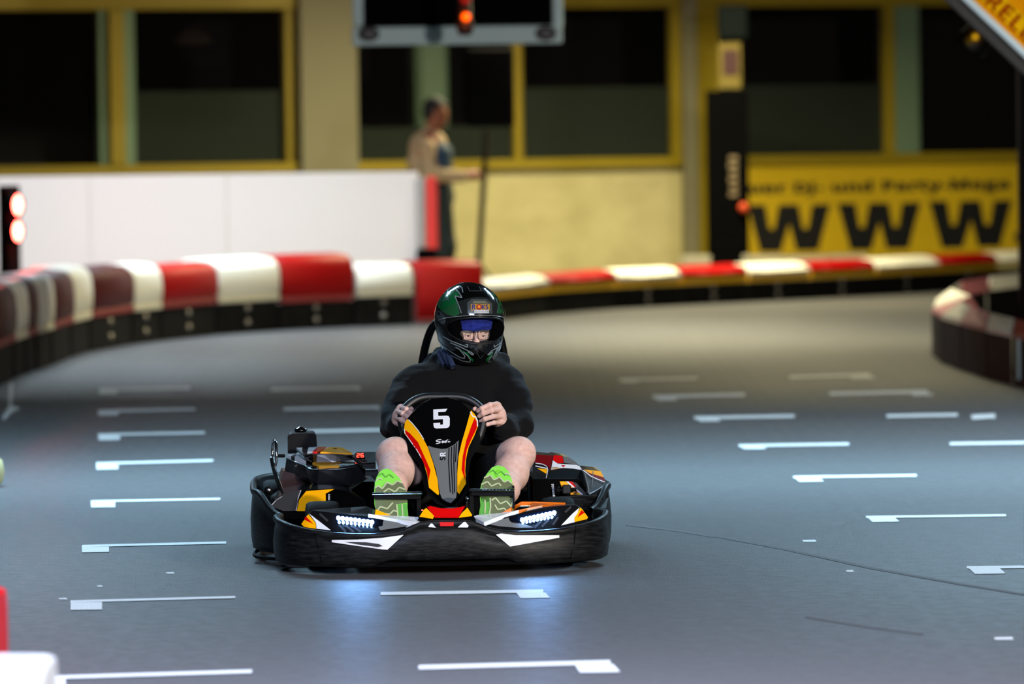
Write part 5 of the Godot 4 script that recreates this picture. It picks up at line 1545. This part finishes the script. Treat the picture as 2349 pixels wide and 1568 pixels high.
	for q in [[[1008, 806, -1.13], [1012, 824, -1.1], [1020, 838, -1.08]], [[1016, 804, -1.11], [1023, 822, -1.08], [1032, 838, -1.06]], [[1025, 808, -1.1], [1032, 824, -1.06], [1040, 842, -1.04]]]:
		part(P, "neck_scarf", tube(tool(), smooth_path(kp3(q), 4), 0.012, 8, false), scarf)
	var sb := []
	sb.append_array(chain([hipL, hipL.lerp(kneeL, 0.72)], [0.11, 0.092]))
	sb.append_array(chain([hipR, hipR.lerp(kneeR, 0.78)], [0.11, 0.08]))
	sb.append([hipL, hipR, 0.12, 0.12])
	place(P, "shorts", net(sb, 0.012, 0.04, 0.008, 7.0), mat(Color(0.03, 0.03, 0.034), 0.85))
	shoes(P)
	helmet(P)

func shoes(P: Node3D) -> void:
	var lime := mat(Color(0.4, 0.74, 0.08), 0.6)
	var olive := mat(Color(0.3, 0.34, 0.18), 0.7)
	var ridge := mat(Color(0.62, 0.66, 0.48), 0.65)
	var green := mat(Color(0.24, 0.55, 0.08), 0.65)
	for k in 2:
		var S := sub(P, "shoe")
		var z := -0.172
		var f := func(px, py): return kp(px, py, z - 0.0000 + 0.35 * (1120.0 - py) * -0.0016)
		var f1 := func(px, py): return f.call(px, py) + Vector3(0, 0, 0.0025)
		var f2 := func(px, py): return f.call(px, py) + Vector3(0, 0, 0.006)
		var out: Array
		var body: Array
		var zig: Array
		var dark: Array
		var strip: Array
		if k == 0:
			out = [[889, 1075], [879, 1076], [871, 1082], [864, 1094], [860.5, 1106], [859, 1122], [859, 1155], [863, 1176], [872, 1205], [884, 1226], [905, 1236], [926, 1232], [936, 1215], [937, 1188], [934.5, 1162], [934.5, 1141], [931, 1123], [924, 1109], [915.8, 1095], [903, 1083], [896, 1077]]
			body = [[890, 1096, 0.03], [897, 1130, 0.04], [905, 1165, 0.036], [908, 1205, 0.036]]
			zig = zoomed_all([[[160, 870], [210, 825], [255, 842]], [[140, 985], [200, 950], [262, 1000], [335, 895], [430, 935], [510, 870], [590, 905]], [[285, 1052], [365, 995], [470, 1050], [540, 975], [640, 1012]], [[185, 1350], [230, 1290], [345, 1325], [435, 1225]], [[270, 1400], [385, 1412], [450, 1350], [500, 1375]], [[497, 1250], [520, 1470]], [[585, 1250], [597, 1480]]], 840, 980)
			dark = [[861, 1116], [868, 1113], [877, 1120], [887, 1106], [900, 1111], [911, 1102], [923, 1107], [931, 1123], [934, 1141], [934, 1152], [912, 1155], [912, 1200], [872, 1200], [862, 1170], [860, 1150]]
			strip = [[912, 1156], [933, 1154], [934, 1162], [936, 1188], [935, 1212], [912, 1212]]
		else:
			out = [[1141.7, 1067], [1155.8, 1070], [1167, 1081], [1172.6, 1095], [1176, 1109], [1178, 1122], [1178, 1145], [1177, 1170], [1170, 1205], [1158, 1226], [1138, 1236], [1116, 1232], [1102, 1216], [1098, 1190], [1100, 1172], [1102.5, 1160], [1101, 1140], [1101, 1127], [1104, 1112], [1111, 1096.5], [1119, 1084], [1129, 1072]]
			body = [[1142, 1090, 0.03], [1140, 1128, 0.041], [1140, 1165, 0.037], [1136, 1205, 0.036]]
			zig = zoomed_all([[[550, 765], [585, 745], [640, 780]], [[215, 820], [320, 775], [375, 855], [470, 805], [540, 890], [610, 860], [670, 912]], [[170, 930], [270, 880], [335, 955], [450, 905], [495, 952]], [[340, 1190], [400, 1145], [480, 1245], [580, 1200], [655, 1290], [690, 1180]], [[390, 1260], [440, 1340], [545, 1315], [580, 1368]], [[230, 1180], [235, 1300], [228, 1400]], [[315, 1150], [322, 1300], [300, 1420]]], 1080, 980)
			dark = [[1106, 1110], [1111, 1096], [1125, 1089], [1133, 1100], [1146, 1093], [1156, 1105], [1166, 1101], [1175, 1109], [1177.5, 1122], [1177.5, 1145], [1176, 1170], [1168, 1200], [1126, 1200], [1125, 1150], [1104, 1150], [1101.5, 1135]]
			strip = [[1103, 1138], [1125, 1140], [1124, 1210], [1104, 1210], [1099, 1190], [1101, 1172], [1103.5, 1160]]
		part(S, "sole", patch(tool(), out, f, 8.0, 0.018), lime)
		part(S, "worn_tread", patch(tool(), dark, f1), olive)
		part(S, "arch_tread", patch(tool(), strip, f1), green)
		for q in zig:
			part(S, "tread_ridge", strokes(tool(), q, 3.2, f2), ridge)
		if k == 0:
			part(S, "tread_ridge", strokes(tool(), [[868, 1090], [877, 1084], [884, 1093], [894, 1087], [903, 1095]], 1.6, f2), green)
		else:
			part(S, "tread_ridge", strokes(tool(), [[1122, 1082], [1132, 1077], [1140, 1087], [1150, 1080], [1160, 1090]], 1.6, f2), green)
		var bones := []
		for i in body.size() - 1:
			bones.append([kp(body[i][0], body[i][1], -0.215 - 0.02 * i), kp(body[i + 1][0], body[i + 1][1], -0.235 - 0.02 * i), body[i][2], body[i + 1][2]])
		place(S, "upper", net(bones, 0.006, 0.02), lime)
func zoomed_all(lists: Array, ox: float, oy: float) -> Array:
	var r := []
	for l in lists: r.append(zoomed(l, ox, oy, 7.127))
	return r

func helmet(P: Node3D) -> void:
	var hn := sub(P, "helmet")
	hn.set_meta("label", "glossy black full-face helmet with green and silver graphics, visor raised")
	var shell := mat(Color(0.012, 0.014, 0.014), 0.14, 0.0, 0.5, 1.0)
	var rows := []
	var open := []
	var cols := 96
	for j in 31:
		var row := []
		for i in cols:
			var u := TAU * i / cols
			var rr := pow(pow(absf(cos(u)) / 1.5, 3.6) + pow(absf(sin(u)) / 0.36, 3.6), -1.0 / 3.6)
			var X := rr * cos(u)
			var Y := rr * sin(u)
			var d0 := Vector3(X, Y, 1.0).normalized()
			var al := acos(clampf(d0.z, -1, 1))
			var ax := Vector3(d0.x, d0.y, 0).normalized()
			var v := pow(j / 30.0, 1.15)
			var a := lerpf(al, PI, v)
			var dir := ax * sin(a) + Vector3(0, 0, cos(a))
			var p := helm_at(dir)
			p.y = maxf(p.y, -0.148)
			row.append(head_xf * p)
			if j == 0: open.append(p)
		rows.append(row)
	var st := tool()
	st.set_smooth_group(0)
	grid(st, rows, true)
	part(hn, "shell", st, shell)
	var lip := []
	for p in open: lip.append(head_xf * p)
	part(hn, "eye_port_rim", tube(tool(), lip, 0.0042, 8, true), M.grip)
	st = tool()
	st.set_smooth_group(0)
	var inner := []
	var deep := []
	for p in open:
		inner.append(head_xf * p)
		deep.append(head_xf * (p * Vector3(0.94, 0.97, 0.55)))
	grid(st, [inner, deep], true)
	part(hn, "lining", st, mat(Color(0.015, 0.015, 0.02), 0.95))
	for sx in [-1.0, 1.0]:
		place(hn, "cheek_pad", net([[head_xf * Vector3(sx * 0.083, 0.06, 0.05), head_xf * Vector3(sx * 0.088, 0.0, 0.075), 0.026, 0.027], [head_xf * Vector3(sx * 0.088, 0.0, 0.075), head_xf * Vector3(sx * 0.072, -0.06, 0.09), 0.027, 0.026]], 0.006, 0.01), mat(Color(0.012, 0.012, 0.016), 0.95, 0.0, 0.1))
	var f := func(px, py): return helm_hit(px, py, 0.0014)
	var f2 := func(px, py): return helm_hit(px, py, 0.0024)
	var f3 := func(px, py): return helm_hit(px, py, 0.0034)
	var green := mat(Color(0.03, 0.36, 0.17), 0.16, 0.0, 0.5, 1.0)
	var silver := mat(Color(0.5, 0.55, 0.56), 0.25, 0.2, 0.5, 0.8)
	var dim := mat(Color(0.27, 0.3, 0.31), 0.28, 0.2, 0.5, 0.8)
	part(hn, "green_panel", patch(tool(), [[1011, 672], [1025, 668], [1039, 665.4], [1049.6, 669.5], [1054, 679], [1043, 679], [1050, 700], [1055, 719], [1044, 725.5], [1024, 720], [1013.5, 712], [1005.4, 704], [1004, 691]], f, 6.0), green)
	part(hn, "green_panel", patch(tool(), [[1127, 671], [1140, 674], [1148, 686], [1153, 700], [1154, 718], [1139, 719], [1142, 700], [1136, 684]], f, 6.0), green)
	for q in [[[1046, 664], [1053, 671], [1060, 683], [1044, 679], [1052, 699], [1059, 718]], [[1054, 656], [1060, 661], [1062, 671]]]:
		part(hn, "silver_line", strokes(tool(), q, 2.4, f2, 6.0), silver)
	for q in [[[1072, 657], [1078, 669]], [[1078, 668], [1105, 668]], [[1099, 658], [1104, 668]], [[1112, 662], [1120, 676]], [[1028, 661], [1028, 682], [1031, 694]], [[1012, 674], [1026, 672], [1036, 668]], [[1012, 676], [1010, 704]], [[1014, 690], [1030, 687]], [[1136, 684], [1142, 700], [1139, 717]]]:
		part(hn, "silver_line", strokes(tool(), q, 1.5, f2, 6.0), dim)
	part(hn, "forehead_panel", patch(tool(), [[1073, 719], [1072, 694], [1082, 686], [1115, 686], [1128.7, 696], [1129, 719]], f, 6.0), dim)
	part(hn, "forehead_panel", patch(tool(), [[1084, 696], [1086, 691], [1112, 691], [1119, 696]], f2, 6.0), mat(Color(0.45, 0.45, 0.36), 0.3))
	# team plate with size label
	part(hn, "name_plate", patch(tool(), [[1080, 697.5], [1122.5, 697.5], [1122.5, 712], [1080, 712]], f2, 6.0), mat(Color(0.75, 0.55, 0.08), 0.35))
	part(hn, "plate_letters", text_on(tool(), "R", Vector2(1082.5, 699), 11.0, f3, 0.0, 1.05), mat(Color(0.02, 0.1, 0.5), 0.35))
	part(hn, "plate_letters", text_on(tool(), "KS", Vector2(1104.5, 699), 11.0, f3, 0.0, 1.0), mat(Color(0.02, 0.1, 0.5), 0.35))
	var disc := []
	var core := []
	for i in 16:
		disc.append([1098.5 + 6.2 * cos(TAU * i / 16), 704.5 + 6.4 * sin(TAU * i / 16)])
		core.append([1098.5 + 3.2 * cos(TAU * i / 16), 704.0 + 3.2 * sin(TAU * i / 16)])
	part(hn, "plate_sun", patch(tool(), disc, f3, 6.0), mat(Color(0.6, 0.07, 0.03), 0.35))
	var f4 := func(px, py): return helm_hit(px, py, 0.0042)
	part(hn, "plate_sun", patch(tool(), core, f4, 6.0), mat(Color(0.95, 0.6, 0.05), 0.35))
	part(hn, "size_label", patch(tool(), [[1088, 711], [1120.5, 711], [1120.5, 718], [1088, 718]], f3, 6.0), M.print_white)
	part(hn, "label_text", text_on(tool(), "XL 61-62 CM", Vector2(1090, 712.6), 3.9, f4, 0.0, 1.0, false), mat(Color(0.1, 0.12, 0.2), 0.5))
	# pivot cover at the side
	part(hn, "visor_pivot", patch(tool(), [[1004, 712], [1012, 714], [1020, 724], [1024, 736], [1021, 743], [1014, 743], [1006, 734], [1002.5, 722]], f2, 6.0), dim)
	part(hn, "visor_pivot", patch(tool(), [[1006, 714], [1010, 716], [1011, 722], [1008, 724], [1005, 720]], f3, 6.0), M.near_black)
	part(hn, "top_vent", patch(tool(), [[1030, 652], [1040, 648.5], [1060, 646.8], [1064, 650], [1048, 652], [1036, 657]], f2, 6.0), dim)
	part(hn, "top_vent", patch(tool(), [[1018, 664], [1024, 657], [1032, 654], [1036, 660], [1030, 665], [1022, 669]], f2, 6.0), dim)
	# chin graphics
	for q in [[[270, 970], [400, 1050], [560, 1112], [690, 1162], [698, 1122], [662, 1110]], [[400, 1085], [560, 1150], [700, 1222], [760, 1250], [795, 1285], [770, 1290], [700, 1240]], [[160, 1000], [250, 1120], [400, 1230], [560, 1332], [640, 1348], [648, 1310], [560, 1200], [490, 1160]], [[400, 1290], [600, 1390], [730, 1412], [742, 1375], [700, 1310], [620, 1240]], [[1250, 1085], [1200, 1120], [1140, 1162], [1138, 1120]], [[1230, 1150], [1100, 1220], [1030, 1288], [1060, 1285], [1110, 1240]], [[1240, 1120], [1180, 1210], [1115, 1350], [1150, 1340], [1190, 1280]], [[1180, 1270], [1120, 1380], [1050, 1415], [1052, 1370], [1110, 1300]], [[850, 1260], [910, 1350], [960, 1290]]]:
		part(hn, "silver_swoosh", strokes(tool(), zoomed(q, 980, 640, 7.467), 2.0 if q.size() > 3 else 0.9, f2, 6.0), silver if q.size() > 3 else dim)
	for q in [[[560, 1200], [690, 1260], [740, 1330], [790, 1370], [780, 1415], [740, 1360], [660, 1270]], [[1010, 1360], [1060, 1310], [1130, 1230], [1090, 1330], [1040, 1370], [1030, 1415], [1010, 1400]]]:
		part(hn, "green_panel", patch(tool(), zoomed(q, 980, 640, 7.467), f, 6.0), green)
	# raised clear visor over the brow
	var vis := mat(Color(0.3, 0.33, 0.33, 0.14), 0.04, 0.0, 0.6)
	vis.transparency = BaseMaterial3D.TRANSPARENCY_ALPHA
	var vr := []
	for j in 7:
		var row := []
		for i in 33:
			var yaw := lerpf(-1.45, 1.45, i / 32.0)
			var low := lerpf(-0.02, 0.385, pow(cos(yaw * 0.95), 0.6) if cos(yaw * 0.95) > 0 else 0.0)
			var el := lerpf(low, low + 0.5 * (0.35 + 0.65 * cos(yaw)), j / 6.0)
			var dir := Vector3(sin(yaw) * cos(el), sin(el), cos(yaw) * cos(el))
			row.append(head_xf * (helm_at(dir) * 1.045 + Vector3(0, 0, 0.002)))
		vr.append(row)
	st = tool()
	st.set_smooth_group(0)
	grid(st, vr)
	part(hn, "visor", st, vis)
	part(hn, "visor_edge", tube(tool(), vr[0], 0.0012, 6), mat(Color(0.5, 0.52, 0.52), 0.2))
	# blue cap band and glasses under the helmet
	var band := mat(Color(0.005, 0.09, 0.42), 0.9)
	var bb := []
	for l in [[-0.002, 0.093, 0.01], [0.012, 0.094, 0.011], [0.032, 0.09, 0.013], [0.052, 0.085, 0.014]]:
		for i in 10:
			var a0 := lerpf(-1.25, 1.25, i / 10.0)
			var a1 := lerpf(-1.25, 1.25, (i + 1) / 10.0)
			var tilt := 0.008
			bb.append([head_xf * Vector3(sin(a0) * 0.088, l[0] + tilt * sin(a0), cos(a0) * l[1] + 0.002), head_xf * Vector3(sin(a1) * 0.088, l[0] + tilt * sin(a1), cos(a1) * l[1] + 0.002), l[2], l[2]])
	place(P, "head_band", net(bb, 0.004, 0.01, 0.006, 25.0), band)
	var gl := sub(P, "glasses")
	var frame := mat(Color(0.02, 0.015, 0.02), 0.3)
	var lens := mat(Color(0.6, 0.5, 0.4, 0.1), 0.05)
	lens.transparency = BaseMaterial3D.TRANSPARENCY_ALPHA
	for c in [[1071.5, 768.5, 15.5], [1109.5, 768.0, 13.5]]:
		var loop := []
		for i in 24:
			var u := TAU * i / 24
			loop.append(hp(c[0] + c[2] * signf(cos(u)) * pow(absf(cos(u)), 0.6), c[1] - 10.5 * signf(sin(u)) * pow(absf(sin(u)), 0.6), 0.106))
		part(gl, "rim", tube(tool(), loop, 0.0016, 6, true), frame)
		var ls := flat(tool())
		cap(ls, loop)
		part(gl, "lens", ls, lens)
	part(gl, "bridge", tube(tool(), [hp(1086, 762, 0.107), hp(1091, 760, 0.11), hp(1096, 762, 0.107)], 0.0022, 6), frame)
	part(gl, "temple", tube(tool(), [hp(1056, 762, 0.106), head_xf * Vector3(-0.085, -0.0, 0.02)], 0.002, 6), frame)
	part(gl, "temple", tube(tool(), [hp(1123, 762, 0.106), head_xf * Vector3(0.085, -0.0, 0.02)], 0.002, 6), frame)

# ---------------------------------------------------------------- marshal standing far behind
func marshal() -> void:
	var d := 49.4
	var foot := at_depth(1010, 716, d)
	foot.y = 0
	var P := thing("person", "person in a beige jacket and blue bib standing beside the red and white post", "person", Transform3D(Basis(), foot))
	var at := func(px, py, dz = 0.0): return at_depth(px, py, d + dz) - foot
	var skin := mat(Color(0.52, 0.3, 0.2), 0.6)
	var b := []
	b.append([at.call(1000, 252), at.call(998, 268), 0.095, 0.085])
	b.append([at.call(1008, 262), at.call(1012, 278), 0.06, 0.045])
	b.append([at.call(1019, 266), at.call(1020, 270), 0.016, 0.016])
	b.append([at.call(996, 280), at.call(988, 320), 0.055, 0.06])
	b.append([at.call(985, 330), at.call(995, 440), 0.13, 0.13])
	b.append_array(chain([at.call(978, 335, 0.15), at.call(968, 395, 0.12), at.call(1030, 405, -0.1)], [0.06, 0.05, 0.035]))
	b.append_array(chain([at.call(982, 335, -0.16), at.call(992, 402, -0.2), at.call(1070, 402, -0.15), at.call(1090, 401, -0.1)], [0.06, 0.05, 0.035, 0.03]))
	for s in [-0.09, 0.09]:
		b.append_array(chain([at.call(1004, 450, s), at.call(1020, 570, s), at.call(1012, 690, s), at.call(1030, 712, s)], [0.1, 0.07, 0.05, 0.04]))
	for k in 4:                                             # fingers closed round the pole
		b.append([at.call(1085, 393 + k * 5, -0.1), at.call(1097, 394 + k * 5, -0.06), 0.014, 0.012])
	place(P, "body", net(b, 0.016, 0.04), skin)
	var jb := []
	jb.append([at.call(972, 335), at.call(992, 335), 0.13, 0.12])
	jb.append([at.call(970, 370), at.call(985, 420), 0.14, 0.13])
	jb.append_array(chain([at.call(968, 340, 0.16), at.call(960, 385, 0.15), at.call(1000, 402, 0.0)], [0.085, 0.075, 0.06]))
	jb.append_array(chain([at.call(980, 340, -0.17), at.call(990, 402, -0.2), at.call(1060, 403, -0.16)], [0.08, 0.07, 0.055]))
	jb.append([at.call(990, 305), at.call(1003, 322), 0.07, 0.065])
	place(P, "jacket", net(jb, 0.018, 0.05, 0.01, 4.0), mat(Color(0.62, 0.52, 0.38), 0.85))
	place(P, "bib", net([[at.call(1012, 352, -0.04), at.call(1012, 395, -0.04), 0.1, 0.1], [at.call(1012, 352, -0.12), at.call(1010, 395, -0.12), 0.085, 0.085]], 0.018, 0.05), mat(Color(0.05, 0.17, 0.25), 0.8))
	var tb := []
	for s in [-0.09, 0.09]:
		tb.append_array(chain([at.call(1005, 440, s), at.call(1022, 565, s), at.call(1014, 700, s)], [0.12, 0.09, 0.07]))
	tb.append([at.call(998, 420), at.call(1004, 450), 0.15, 0.15])
	place(P, "trousers", net(tb, 0.018, 0.04), mat(Color(0.05, 0.1, 0.085), 0.85))
	place(P, "hair", net([[at.call(996, 246), at.call(992, 262), 0.1, 0.085], [at.call(1006, 238), at.call(1018, 243), 0.05, 0.035]], 0.014, 0.03), mat(Color(0.05, 0.045, 0.04), 0.8))
	for s in [-0.09, 0.09]:
		place(P, "shoe", net([[at.call(1010, 708, s) * Vector3(1, 0, 1) + Vector3(0, 0.05, 0), at.call(1052, 708, s) * Vector3(1, 0, 1) + Vector3(0, 0.04, 0), 0.05, 0.04]], 0.016, 0.02), M.black)
